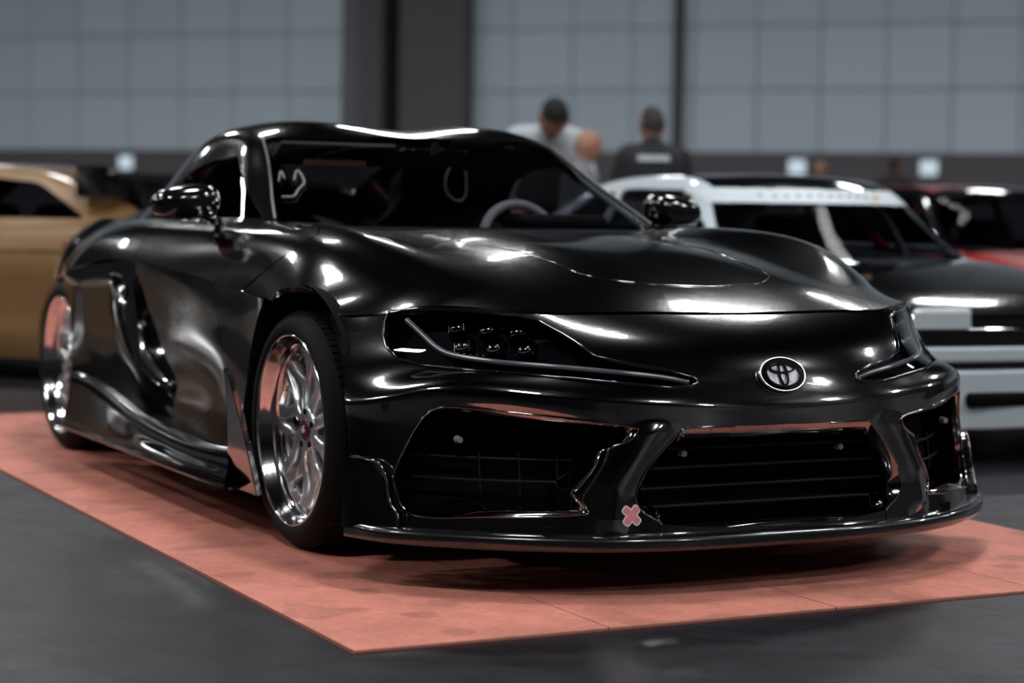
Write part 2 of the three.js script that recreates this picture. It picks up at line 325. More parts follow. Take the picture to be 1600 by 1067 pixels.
// ---------- body surfaces of the black coupe (w, y, z): w = distance from the centre line, z = ahead of the front axle ----------
const neg = rows => rows.map(r => r.map(p => [-p[0], p[1], p[2]]));
const UPPER = [
  // nose seam -> tail; centre -> crease
  [[0, .665, .80], [.17, .667, .79], [.33, .668, .765], [.48, .665, .715], [.60, .671, .64], [.71, .677, .545], [.80, .662, .44], [.865, .643, .335], [.90, .645, .258]],
  [[0, .705, .70], [.17, .707, .69], [.32, .706, .665], [.46, .700, .615], [.58, .699, .545], [.69, .698, .455], [.785, .685, .36], [.86, .666, .265], [.91, .650, .20]],
  [[0, .745, .56], [.17, .747, .55], [.31, .742, .53], [.45, .733, .495], [.57, .733, .44], [.68, .738, .36], [.775, .730, .28], [.86, .703, .20], [.925, .660, .14]],
  [[0, .785, .38], [.17, .787, .37], [.30, .780, .355], [.44, .769, .33], [.56, .775, .29], [.67, .789, .23], [.77, .780, .17], [.865, .738, .11], [.935, .668, .07]],
  [[0, .815, .18], [.17, .817, .175], [.30, .810, .165], [.43, .799, .15], [.555, .809, .12], [.67, .830, .08], [.77, .820, .05], [.87, .768, .015], [.938, .670, -.01]],
  [[0, .838, -.05], [.17, .840, -.055], [.30, .833, -.06], [.43, .824, -.07], [.56, .836, -.08], [.675, .858, -.10], [.775, .846, -.12], [.873, .783, -.14], [.935, .672, -.16]],
  [[0, .856, -.30], [.17, .858, -.30], [.31, .852, -.30], [.44, .846, -.31], [.57, .855, -.32], [.68, .872, -.33], [.78, .856, -.34], [.872, .790, -.35], [.928, .682, -.36]],
  [[0, .870, -.55], [.18, .870, -.56], [.33, .868, -.57], [.47, .866, -.58], [.59, .870, -.59], [.69, .876, -.60], [.78, .858, -.60], [.865, .798, -.60], [.922, .698, -.60]],
  [[0, .875, -.85], [.2, .875, -.85], [.38, .875, -.85], [.53, .876, -.85], [.64, .878, -.85], [.72, .874, -.85], [.79, .852, -.85], [.86, .800, -.85], [.918, .712, -.85]],
  [[0, .875, -1.2], [.2, .875, -1.2], [.4, .875, -1.2], [.56, .878, -1.2], [.67, .880, -1.2], [.735, .872, -1.2], [.795, .850, -1.2], [.86, .802, -1.2], [.918, .727, -1.2]],
  [[0, .88, -1.6], [.2, .88, -1.6], [.4, .88, -1.6], [.56, .88, -1.6], [.67, .882, -1.6], [.745, .875, -1.6], [.81, .85, -1.6], [.875, .805, -1.6], [.928, .738, -1.6]],
  [[0, .88, -1.95], [.2, .88, -1.95], [.4, .88, -1.95], [.55, .88, -1.95], [.67, .879, -1.95], [.75, .868, -1.95], [.82, .836, -1.95], [.885, .78, -1.95], [.932, .71, -1.95]],
  [[0, .89, -2.3], [.2, .89, -2.3], [.38, .888, -2.3], [.53, .882, -2.3], [.65, .874, -2.3], [.73, .850, -2.3], [.805, .812, -2.3], [.87, .752, -2.3], [.918, .68, -2.3]],
  [[0, .91, -2.65], [.2, .91, -2.65], [.38, .903, -2.65], [.52, .89, -2.65], [.63, .872, -2.65], [.68, .832, -2.65], [.745, .785, -2.65], [.80, .72, -2.65], [.84, .64, -2.65]],
  [[0, .93, -3.0], [.2, .928, -3.0], [.36, .92, -3.0], [.49, .90, -3.0], [.59, .872, -3.0], [.66, .834, -3.0], [.715, .785, -3.0], [.755, .72, -3.0], [.785, .62, -3.0]],
  [[0, .90, -3.38], [.2, .895, -3.37], [.34, .88, -3.35], [.45, .85, -3.32], [.53, .815, -3.28], [.58, .775, -3.25], [.62, .72, -3.2], [.65, .66, -3.17], [.67, .58, -3.15]],
];
const BUMPER = [
  UPPER[0],
  [[0, .625, .885], [.17, .626, .875], [.33, .625, .845], [.48, .620, .785], [.60, .612, .70], [.71, .600, .595], [.80, .592, .485], [.87, .594, .375], [.903, .60, .31]],
  [[0, .565, .955], [.17, .565, .945], [.33, .563, .910], [.48, .558, .845], [.605, .550, .755], [.72, .540, .64], [.815, .534, .52], [.882, .536, .415], [.908, .545, .365]],
  [[0, .50, .99], [.17, .50, .982], [.33, .498, .950], [.485, .493, .885], [.62, .486, .795], [.74, .478, .68], [.84, .472, .56], [.902, .472, .455], [.918, .48, .42]],
  [[0, .44, 1.005], [.17, .44, .998], [.33, .438, .970], [.495, .434, .91], [.64, .428, .82], [.765, .422, .71], [.86, .417, .59], [.915, .413, .49], [.93, .412, .455]],
  [[0, .37, 1.0], [.17, .37, .995], [.33, .37, .97], [.495, .368, .915], [.645, .362, .828], [.77, .358, .72], [.867, .353, .605], [.92, .349, .51], [.934, .347, .48]],
  [[0, .29, .99], [.17, .29, .988], [.33, .29, .968], [.495, .288, .918], [.645, .286, .833], [.773, .283, .725], [.87, .28, .612], [.925, .278, .52], [.938, .277, .495]],
  [[0, .21, .99], [.17, .21, .99], [.33, .21, .972], [.495, .209, .925], [.65, .208, .84], [.777, .206, .735], [.873, .204, .625], [.928, .202, .53], [.941, .20, .505]],
  [[0, .135, 1.0], [.17, .135, 1.0], [.33, .135, .985], [.495, .135, .94], [.65, .135, .855], [.78, .135, .75], [.878, .135, .64], [.932, .135, .545], [.945, .135, .515]],
];
// the fascia: a crease at nose height that climbs towards the lamps, the face below it drawn back
{
  const out = (row, j) => { const a = row[Math.max(0, j - 1)], b = row[Math.min(row.length - 1, j + 1)], tx = b[0] - a[0], tz = b[2] - a[2], l = Math.hypot(tx, tz); return j === 0 ? [0, 1] : [-tz / l, tx / l]; };
  const rise = w => .125 * Math.min(w, .7) ** 2 * (1 - .7 * smooth(.72, .93, w));
  const mix = (A, B, t, o, k) => A.map((p, j) => { const n = out(A, j), f = o * (1 - .55 * smooth(5, 8, j)); return [lerp(p[0], B[j][0], t) + n[0] * f, lerp(p[1], B[j][1], t) + k * rise(p[0]), lerp(p[2], B[j][2], t) + n[1] * f]; });
  const r2 = BUMPER[2], r3 = BUMPER[3], r4 = BUMPER[4], r5 = BUMPER[5], r6 = BUMPER[6];
  BUMPER.splice(3, 3, mix(r3, r3, 0, -.001, .75), mix(r3, r4, .55, .007, 1), mix(r3, r4, .85, .009, 1), mix(r4, r5, .02, .005, .8), mix(r4, r5, .45, -.002, .3), mix(r5, r6, .1, -.006, .05));
}
const CANOPY = [
  // windscreen base -> roof -> hatch; centre -> belt
  [[0, .865, -.36], [.18, .866, -.38], [.36, .866, -.45], [.52, .866, -.57], [.62, .866, -.68], [.68, .866, -.76], [.715, .866, -.83], [.735, .865, -.90], [.745, .86, -.98]],
  [[0, .95, -.57], [.18, .95, -.585], [.35, .948, -.64], [.50, .943, -.735], [.595, .938, -.83], [.66, .932, -.90], [.692, .92, -.96], [.715, .90, -1.03], [.74, .86, -1.1]],
  [[0, 1.05, -.83], [.18, 1.05, -.84], [.34, 1.046, -.88], [.475, 1.036, -.955], [.568, 1.028, -1.03], [.622, 1.015, -1.09], [.66, .985, -1.15], [.695, .93, -1.22], [.735, .86, -1.28]],
  [[0, 1.135, -1.09], [.18, 1.14, -1.10], [.33, 1.142, -1.12], [.45, 1.136, -1.16], [.545, 1.125, -1.21], [.592, 1.10, -1.25], [.63, 1.045, -1.31], [.685, .95, -1.37], [.735, .86, -1.42]],
  [[0, 1.18, -1.28], [.17, 1.193, -1.28], [.31, 1.202, -1.29], [.43, 1.194, -1.32], [.525, 1.17, -1.36], [.575, 1.135, -1.40], [.62, 1.06, -1.46], [.68, .96, -1.52], [.735, .86, -1.56]],
  [[0, 1.195, -1.52], [.17, 1.21, -1.52], [.31, 1.218, -1.53], [.43, 1.208, -1.55], [.53, 1.178, -1.58], [.58, 1.14, -1.61], [.625, 1.065, -1.65], [.68, .96, -1.69], [.735, .86, -1.72]],
  [[0, 1.185, -1.8], [.17, 1.203, -1.8], [.30, 1.21, -1.8], [.42, 1.198, -1.81], [.51, 1.167, -1.82], [.565, 1.12, -1.84], [.615, 1.045, -1.86], [.675, .95, -1.88], [.735, .86, -1.9]],
  [[0, 1.145, -2.1], [.17, 1.155, -2.1], [.29, 1.157, -2.1], [.39, 1.142, -2.1], [.475, 1.105, -2.1], [.535, 1.06, -2.1], [.585, 1.0, -2.1], [.645, .93, -2.1], [.71, .86, -2.1]],
  [[0, 1.075, -2.45], [.16, 1.08, -2.45], [.27, 1.07, -2.45], [.355, 1.045, -2.45], [.42, 1.01, -2.45], [.475, .972, -2.45], [.53, .93, -2.43], [.595, .885, -2.41], [.66, .84, -2.4]],
  [[0, .995, -2.8], [.16, .997, -2.8], [.27, .985, -2.8], [.35, .965, -2.8], [.41, .94, -2.8], [.46, .915, -2.78], [.51, .89, -2.75], [.57, .86, -2.72], [.63, .82, -2.7]],
  [[0, .93, -3.05], [.16, .93, -3.05], [.27, .92, -3.05], [.35, .91, -3.05], [.41, .895, -3.04], [.46, .88, -3.02], [.51, .86, -3.0], [.57, .84, -2.98], [.62, .81, -2.95]],
];
const fangLine = lineDist([[.345, .41], [.395, .335], [.44, .26], [.45, .19]]), browLine = lineDist([[.83, .455], [.78, .468], [.70, .465], [.60, .455], [.50, .440], [.44, .428]]);
const bumperBump = p => { const w = Math.abs(p[0]), y = p[1]; if (y > .52 || w < .2) return 0; const f = fangLine(w, y), b = browLine(w, y); return .016 * Math.exp(-((f / .036) ** 2)) * smooth(.43, .39, y) + .006 * Math.exp(-((b / .019) ** 2)) * smooth(.43, .52, w) * smooth(.84, .74, w); };
const upperS = new Surf(full(neg(UPPER))), bumperS = new Bumped(full(neg(BUMPER)), bumperBump), canopyS = new Surf(full(neg(CANOPY)));
const sideNet = [[.06, .935, .655], [-.08, .936, .664], [-.22, .932, .672], [-.4, .927, .684], [-.6, .922, .697], [-.85, .918, .711], [-1.1, .918, .722], [-1.35, .92, .731], [-1.6, .928, .737], [-1.8, .94, .73]].map(([z, w, y]) => {
  const k = smooth(-.1, -.6, z);   // the door is drawn in
  return [[w, y, z], [w - .007 - .004 * k, y - .05, z], [w - .011 - .010 * k, y - .13, z], [w - .012 - .016 * k, y - .23, z], [w - .008 - .012 * k, y - .33, z], [w - .003, y - .42, z], [w + .005, .225, z], [w + .008, .18, z], [w + .005, .13, z]];
});
const sideS = new Surf(neg(sideNet));
// rear wing: its leading edge sweeps from the shoulder down and forward to the sill
const flareEdge = [[.735, -1.37], [.69, -1.405], [.62, -1.405], [.545, -1.37], [.48, -1.30], [.425, -1.20], [.375, -1.06], [.30, -1.0], [.20, -.985], [.13, -.98]];
const FLARE = [0, .06, .18, .36, .55, .72, .86, 1].map((t, i) => flareEdge.map(([y, z], j) => {
  const zz = lerp(z, -2.95, t), k = j / (flareEdge.length - 1);
  const yTop = lerp(.735, .70, smooth(-1.4, -2.2, zz)) - .08 * smooth(-2.4, -2.95, zz), yy = lerp(yTop, .13, (.735 - y) / (.735 - .13));
  let w = .938 + .004 * smooth(-1.2, -1.9, zz) - .03 * smooth(-2.05, -2.35, zz) - .22 * smooth(-2.35, -2.9, zz) + .010 * Math.sin(k * Math.PI);
  if (i === 0) w -= .028; if (i === 1) w -= .004;
  if (j === 0) w -= .012 + (zz > -1.6 ? .006 : 0);
  return [w, yy, zz];
}));
const flareS = new Surf(neg(FLARE));
// signed distances in the side view (z, y)
const ARCH_F = [.055, .30, .405], ARCH_R = [-2.46, .30, .39];
const inArch = (p, A, grow = 0) => Math.hypot(p[2] - A[0], p[1] - A[1]) - A[2] - grow;
const beltAt = z => z > -.76 ? .65 : .745;
// ---------- the black coupe ----------
const car = thing('sports_car', 'glossy black wide-bodied sports coupe with deep-dish chrome wheels on the orange mat', 'car');
const both = (name, g, m, parent = car) => { const a = part(name, g, m, parent), b = part(name, mirrored(g), m, parent); return [a, b]; };
const archKeep = p => Math.min(inArch(p, ARCH_F), inArch(p, ARCH_R));
const hw = p => [Math.abs(p[0]), p[1]];
{
  // hood: outline seen from above (w, z)
  const hoodPoly = polySDF([[-1, 1.2], [1.3, 1.2], [1.3, -.34], [.930, -.325], [.904, -.226], [.878, -.163], [.858, -.125], [.831, -.103], [.79, -.10], [.745, -.20], [.715, -.40], [.69, -.545], [.62, -.60], [.5, -.49], [.36, -.40], [.18, -.335], [-1, -.315]]);
  const hood = p => hoodPoly(Math.abs(p[0]), p[2]);
  const doorF = p => p[2] - lerp(-.575, -.50, smooth(.70, .80, p[1])) ;
  const belt = p => Math.abs(p[0]) - (p[2] > -.9 ? lerp(.715, .69, smooth(-.9, -.55, p[2])) : .745 - .1 * smooth(-1.95, -2.4, p[2]));
  const doorR = p => p[2] + 1.40 + (p[1] - .73) * .9;
  part('hood', panel(upperS, { nu: 170, nv: 200, u0: .0016, u1: .62, flip: true, hem: .02, keep: p => Math.min(hood(p) - .002, archKeep(p)) }), MAT.paint, car);
  // cowl under the hood's rear edge
  part('cowl', panel(upperS, { nu: 60, nv: 80, u0: .3, u1: .66, v0: .1, v1: .9, flip: true, hem: 0, lift: -.018, keep: p => Math.min(.735 - Math.abs(p[0]), p[2] + .85, -.2 - p[2]) }), MAT.plastic, car);
  both('front_fender', panel(upperS, { nu: 140, nv: 120, u0: .2, u1: .7, v0: 0, v1: .5, flip: true, hem: .02, keep: p => Math.min(-hood(p) - .002, archKeep(p), doorF(p) - .002, -p[2] + .5, Math.abs(p[0]) - .69, p[0] < 0 ? 1 : -1) }), MAT.paint);
  const doorUpper = panel(upperS, { nu: 120, nv: 120, u0: .35, u1: .85, v0: 0, v1: .5, flip: true, hem: .02, keep: p => Math.min(-doorF(p) - .002, doorR(p) - .003, belt(p)) });
  const shoulder = panel(upperS, { nu: 140, nv: 120, u0: .5, u1: 1, v0: 0, v1: .5, flip: true, hem: .02, keep: p => Math.min(-doorR(p) - .003, archKeep(p), belt(p)) });
  // the swoop at the back of the door and the wing behind it
  const swoop = z => z;
  const doorEdge = polySDF([[.2, .9], [-.03, .9], [-1.39, .9], [-1.395, .72], [-1.42, .66], [-1.415, .60], [-1.385, .53], [-1.335, .47], [-1.25, .42], [-1.125, .37], [-1.03, .335], [-1.0, .30], [-.985, .20], [-.98, .05], [.2, .05]]);
  const frontLine = p => p[2] - (p[1] > .58 ? -.605 : lerp(-.49, -.605, smooth(.28, .56, p[1])));
  const sideKeep = p => Math.min(doorEdge(p[2], p[1]), archKeep(p), p[1] - .20);
  const doorLower = panel(sideS, { nu: 150, nv: 90, hem: .02, keep: p => Math.min(sideKeep(p) - .002, -frontLine(p) - .002) });
  const fenderLower = panel(sideS, { nu: 120, nv: 90, u1: .6, hem: .03, keep: p => Math.min(sideKeep(p), frontLine(p) - .002) });
  const flare = panel(flareS, { nu: 130, nv: 100, hem: .03, keep: p => archKeep(p) });
  // what lies in the gap between door and wing
  const vent = panel(sideS, { nu: 40, nv: 40, u0: .55, hem: 0, lift: -.03 });
  for (const m of [0, 1]) {
    const f = g => m ? mirrored(g) : g;
    part('front_fender', f(fenderLower), MAT.paint, car);
    const d = part('door', f(merge([doorUpper, doorLower])), MAT.paint, car);
    part('rear_fender', f(merge([shoulder, flare])), MAT.paint, car);
    part('side_vent', f(vent), MAT.plastic, car);
    const hx = m ? 1 : -1;
    part('door_handle', box(.012, .022, .17, hx * .884, .655, -1.2, .005), MAT.paint, d);
  }
  // raised edges that catch the light: hood bulge, door swoop, arch lips
  const onUpper = (w, z) => { const [u, v] = solveOn(upperS, p => [Math.abs(p[0]), p[2]], [w, z]); const p = upperS.at(u, v), n = upperS.normal(u, v); return [p[0] - n[0] * .0004, p[1] - n[1] * .0004, p[2] - n[2] * .0004]; };
  const L = [[.40, -.26], [.375, -.10], [.345, .06], [.312, .22], [.297, .36], [.285, .49], [.20, .59], [.08, .625], [0, .632]].map(([w, z]) => onUpper(w, z));
  const line = [...L, ...L.slice(0, -1).reverse().map(p => [-p[0], p[1], p[2]])];
  part('hood_seam', tube(line, .0018, 160, 5), MAT.paint, car.children.find(o => o.name === 'hood'));
  const archCurve = (S, A, a0, a1, f) => Array.from({ length: 30 }, (_, k) => { const a = lerp(a0, a1, k / 29) * D2R; return f([A[0] + A[2] * Math.cos(a), A[1] + A[2] * Math.sin(a)]); });
}
// ---------- front bumper ----------
const HL = [[.818, .629], [.808, .652], [.785, .662], [.755, .668], [.711, .669], [.642, .664], [.575, .658], [.535, .648], [.499, .618], [.45, .568], [.38, .55], [.302, .539], [.238, .520], [.232, .509], [.25, .502], [.299, .498], [.399, .506], [.505, .516], [.625, .525], [.714, .528], [.777, .533], [.814, .545], [.826, .572], [.825, .60]];
const INTAKE = roundPoly([[.866, .228], [.872, .262], [.862, .30], [.842, .35, .02], [.820, .403], [.80, .436], [.772, .445, .02], [.729, .442], [.625, .434], [.51, .421], [.43, .412], [.385, .403, .008], [.40, .376], [.450, .356, .01], [.459, .325], [.490, .275], [.514, .240], [.508, .217, .01], [.498, .200, .008], [.603, .191], [.709, .188], [.80, .178, .02], [.845, .180, .02], [.860, .20]], .03, 3);
const MOUTH = roundPoly([[-.2, .404], [.18, .404], [.272, .403, .012], [.335, .342], [.378, .287], [.395, .236, .02], [.375, .203, .01], [.325, .173, .006], [.19, .160], [-.2, .154]], .04, 4).filter(p => p[0] > -.19);
const mouthFull = [...MOUTH.filter(p => p[0] >= 0)];
const sdHL = polySDF(HL), sdIn = polySDF(INTAKE), sdMo = polySDF([[-.05, .404], ...MOUTH.filter(p => p[0] > 0), [-.05, .155]]);
{
  const bumper = part('front_bumper', panel(bumperS, { nu: 150, nv: 330, u0: .003, hem: .018, keep: p => { const w = Math.abs(p[0]); return Math.min(-sdHL(w, p[1]), -sdIn(w, p[1]), -sdMo(w, p[1]), p[1] - .142); } }), MAT.paint, car);
  const onB = (w, y) => { const [u, v] = solveOn(bumperS, hw, [w, y]); return [bumperS.at(u, v), bumperS.normal(u, v)]; };
  // folded-in lips of the openings
  const lipOf = (poly, cx, cy, steps, closed) => {
    const base = poly.map(([w, y]) => onB(w, y)[0]);
    const rows = steps.map(([s, back]) => base.map(p => { const dw = -cx - p[0], dy = cy - p[1], l = Math.hypot(dw, dy); return [p[0] + dw / l * s * Math.min(1, l / .15), p[1] + dy / l * s * Math.min(1, l / .1), p[2] - back]; }));
    return skin(rows, closed, true);
  };
  const dense = (poly, closed = true, step = .008) => { const o = []; for (let i = 0; i < poly.length - (closed ? 0 : 1); i++) { const a = poly[i], b = poly[(i + 1) % poly.length], n = Math.max(1, Math.round(Math.hypot(b[0] - a[0], b[1] - a[1]) / step)); for (let k = 0; k < n; k++) o.push([lerp(a[0], b[0], k / n), lerp(a[1], b[1], k / n)]); } if (!closed) o.push(poly[poly.length - 1]); return o; };
  const inLip = lipOf(dense(INTAKE), .66, .31, [[-.001, -.001], [.003, .0015], [.010, .007], [.016, .016], [.022, .05], [.024, .14]], true);
  for (const g of [inLip, mirrored(inLip)]) part('intake_lip', g, MAT.paint, bumper);
  const mo = dense(MOUTH.filter(p => p[0] > 0), false); mo.unshift([0, .404]); mo.push([0, .155]);
  const moRows = [[-.001, -.001], [.003, .0015], [.014, .009], [.027, .019], [.033, .03], [.036, .08], [.036, .16]].map(([s, back]) => mo.map(([w, y]) => { const p = onB(w, y)[0], t = y > .39 ? [0, -1] : y < .18 ? [0, 1] : [-.8, -.1]; return [p[0] - t[0] * s * (w > .02 ? 1 : 0), p[1] + t[1] * s, p[2] - back]; }));
  const moLip = skin(moRows, false, true);
  for (const g of [moLip, mirrored(moLip)]) part('mouth_lip', g, MAT.paint, bumper);
  // beads added along the edges of the openings to catch highlights
  const bead = (poly, closed, r = .0028) => tube(poly.map(([w, y]) => { const [p, n] = onB(w, y); return [p[0] + n[0] * .0006, p[1] + n[1] * .0006, p[2] + n[2] * .0006]; }), r, poly.length * 2, 6, closed);
  const bi = bead(dense(INTAKE, true, .012), true), bm = bead(dense(MOUTH.filter(p => p[0] > .01), false, .012), false);
  for (const g of [bi, mirrored(bi)]) part('intake_glint_bead', g, MAT.paint, bumper);
  for (const g of [bm, mirrored(bm)]) part('mouth_glint_bead', g, MAT.paint, bumper);
  // grilles: dark backing, slats and ribs
  const grille = node('grille', car);
  part('grille_backing', merge([box(.86, .30, .01, 0, .29, .80), ]), MAT.dark, grille);
  for (const y of [.345, .298, .25, .205]) part('slat', box(.74 - (.34 - y) * -.6, .006, .035, 0, y, .895, .002), MAT.plastic, grille);
  for (const s of [-1, 1]) {
    const dir = s;
    const back = skin([.46, .17].map(y => [.30, .42, .54, .66, .78, .86].map(w => { const p = onB(w, y)[0]; return [s * Math.abs(p[0]) * .97, p[1], p[2] - .15]; })), false, s < 0);
    part('intake_backing', back, MAT.dark, grille);
    for (const y of [.315, .262]) part('slat', tube([.44, .52, .60, .68, .76, .82].map(w => { const p = onB(w, y)[0]; return [s * w * .985, y, p[2] - .10]; }), .004, 20, 5), MAT.plastic, grille);
    for (const w of [.52, .60, .68]) part('rib', tube([.33, .28, .23].map(y => { const p = onB(w, y)[0]; return [s * w, y, p[2] - .105]; }), .003, 8, 5), MAT.plastic, grille);
    for (const [w, y, b] of [[.735, .362, .05], [.232, .332, .075]]) { const p = onB(w, y)[0]; const g = new THREE.CylinderGeometry(.0075, .009, .02, 16); g.rotateX(Math.PI / 2); g.translate(s * w, y, p[2] - b); part('sensor', g, std(lin(.25, .25, .26), .4), grille); }
    const [q, n] = onB(.876, .434); const g2 = new THREE.CylinderGeometry(.011, .011, .004, 20); g2.rotateX(Math.PI / 2); const o = part('parking_sensor', g2, MAT.gloss, car); o.position.set(s * Math.abs(q[0]), q[1], q[2]); o.lookAt(s * (Math.abs(q[0]) + Math.abs(n[0])), q[1] + n[1], q[2] + Math.abs(n[2]));
  }
  // headlights
  const sm = p => Math.min(sdHL(Math.abs(p[0]), p[1]), p[0] < 0 ? 1 : -1);
  const lensG = panel(bumperS, { nu: 100, nv: 160, v1: .5, hem: .012, lift: -.005, keep: p => sm(p) - .001 });
  const bowlG = panel(bumperS, { nu: 60, nv: 120, v1: .5, hem: 0, lift: -.06, keep: (p, u, v) => sm(bumperS.at(u, v)) + .01 });
  const onIn = (w, y, d) => { const [p, n] = onB(w, y); return [p[0] - n[0] * d, p[1] - n[1] * d, p[2] - n[2] * d]; };
  const drl = [[.784, .643], [.764, .612], [.745, .582], [.727, .568], [.658, .556], [.545, .549], [.391, .536], [.306, .526], [.25, .515]];
  const rimPts = dense(HL, true, .012).map(([w, y]) => { const [p, n] = onB(w, y); return [p[0] + n[0] * .001, p[1] + n[1] * .001, p[2] + n[2] * .001]; });
  const strip = tube(drl.map(([w, y]) => onIn(w, y, .012)), .0075, 80, 8);
  const shelf = skin([.006, .05].map(d => smoothPoly(drl.map(p => [p[0], p[1] - .008]), 40, false).map(([w, y]) => onIn(w, y, d))), false, true);
  const surround = tube(rimPts, .004, 260, 6, true);
  const lamp = []; const studs = [];
  for (const w of [.70, .642, .585]) for (const [y, h] of [[.632, .022], [.590, .026]]) {
    const c = onIn(w, y, .035), n = onB(w, y)[1]; lamp.push([c, n, h]);
  }
  const rnd = rng(5);
  for (let k = 0; k < 26; k++) { const t = k / 25, w = lerp(.80, .66, t % .5 * 2), y = .56 + (k > 12 ? -.016 : .012) + .02 * (w - .7); const g = new THREE.SphereGeometry(.0026, 6, 5); g.translate(...onIn(w, y, .02)); studs.push(g); }
  for (const m of [0, 1]) {
    const f = g => m ? mirrored(g) : g, h = node('headlight', car);
    part('housing', f(bowlG), MAT.plastic, h); part('lens', f(lensG), MAT.lens, h); part('daylight_strip', f(strip), std(lin(.55, .58, .60), .3), h, 'pale grey light strip'); part('shelf', f(shelf), MAT.gloss, h);
    part('surround', f(surround), MAT.gloss, h); part('reflector_dots', f(merge(studs)), MAT.chrome, h).userData.kind = 'stuff';
    for (const [c, n, hh] of lamp) {
      const sx = m ? -1 : 1, q = new THREE.Quaternion().setFromUnitVectors(new THREE.Vector3(0, 0, 1), new THREE.Vector3(n[0] * sx, n[1], n[2]).normalize());
      const o = part('lamp_module', merge([box(.046, hh * 1.25, .03, 0, 0, 0, .005), box(.052, .004, .042, 0, hh * .62 + .005, 0)]), MAT.gloss, h); o.position.set(c[0] * sx, c[1], c[2]); o.quaternion.copy(q);
      const l = part('lamp_module', new THREE.SphereGeometry(.0125, 14, 10).scale(1.45, .85, .6), MAT.chrome, h); l.position.set(c[0] * sx + n[0] * sx * .014, c[1] + n[1] * .014, c[2] + n[2] * .014); l.quaternion.copy(q);
    }
  }
  // splitter: a shallow tray round the bottom edge, with upright end plates at the wheels
  const plan = Array.from({ length: 61 }, (_, k) => { const v = lerp(0, 1, k / 60); return bumperS.at(1, v); });
  const nrm = plan.map((p, i) => { const a = plan[Math.max(0, i - 1)], b = plan[Math.min(60, i + 1)], tx = b[0] - a[0], tz = b[2] - a[2], l = Math.hypot(tx, tz); return [-tz / l, tx / l]; }).map(([x, z]) => z < 0 ? [-x, -z] : [x, z]);
  const sec = [[-.10, .150], [-.004, .153], [.018, .1515], [.029, .149], [.0345, .144], [.0365, .136], [.036, .122], [.032, .115], [.02, .113], [-.12, .114]];
  const fade = i => 1 - .55 * smooth(.86, 1, Math.abs(i / 30 - 1));
  const tray = skin(sec.map(([o, y]) => plan.map((p, i) => [p[0] + nrm[i][0] * (o > 0 ? o * fade(i) : o), y, p[2] + nrm[i][1] * (o > 0 ? o * fade(i) : o)])), false, true);
  const lip = part('front_splitter', tray, phy({ name: 'carbon_black', color: lin(.006, .006, .007), roughness: .25, clearcoat: 1, clearcoatRoughness: .06 }), car);
  const plateSD = polySDF(roundPoly([[.50, .306], [.57, .300], [.598, .268], [.618, .20], [.66, .165], [.66, .10], [.44, .10], [.44, .306]], .015));
  const plate = panel(bumperS, { nu: 60, nv: 80, u0: .45, v1: .2, hem: .024, lift: .022, keep: p => plateSD(p[2] - .01, p[1]) });
  for (const g of [plate, mirrored(plate)]) part('end_plate', g, MAT.paint, lip);
  const edge = tube([[.505, .307], [.54, .306], [.572, .300], [.592, .283], [.604, .255], [.620, .205], [.640, .18], [.668, .166]].map(([z, y]) => { const [u, v] = solveOn(bumperS, p => [p[2], p[1]], [z + .008, y]), p = bumperS.at(u, v), n = bumperS.normal(u, v); return [p[0] + n[0] * .022, p[1] + n[1] * .022, p[2] + n[2] * .022]; }), .0035, 60, 6);  // bead added along the plate edge for a bright highlight
  for (const g of [edge, mirrored(edge)]) part('plate_glint_bead', g, MAT.paint, lip);
}
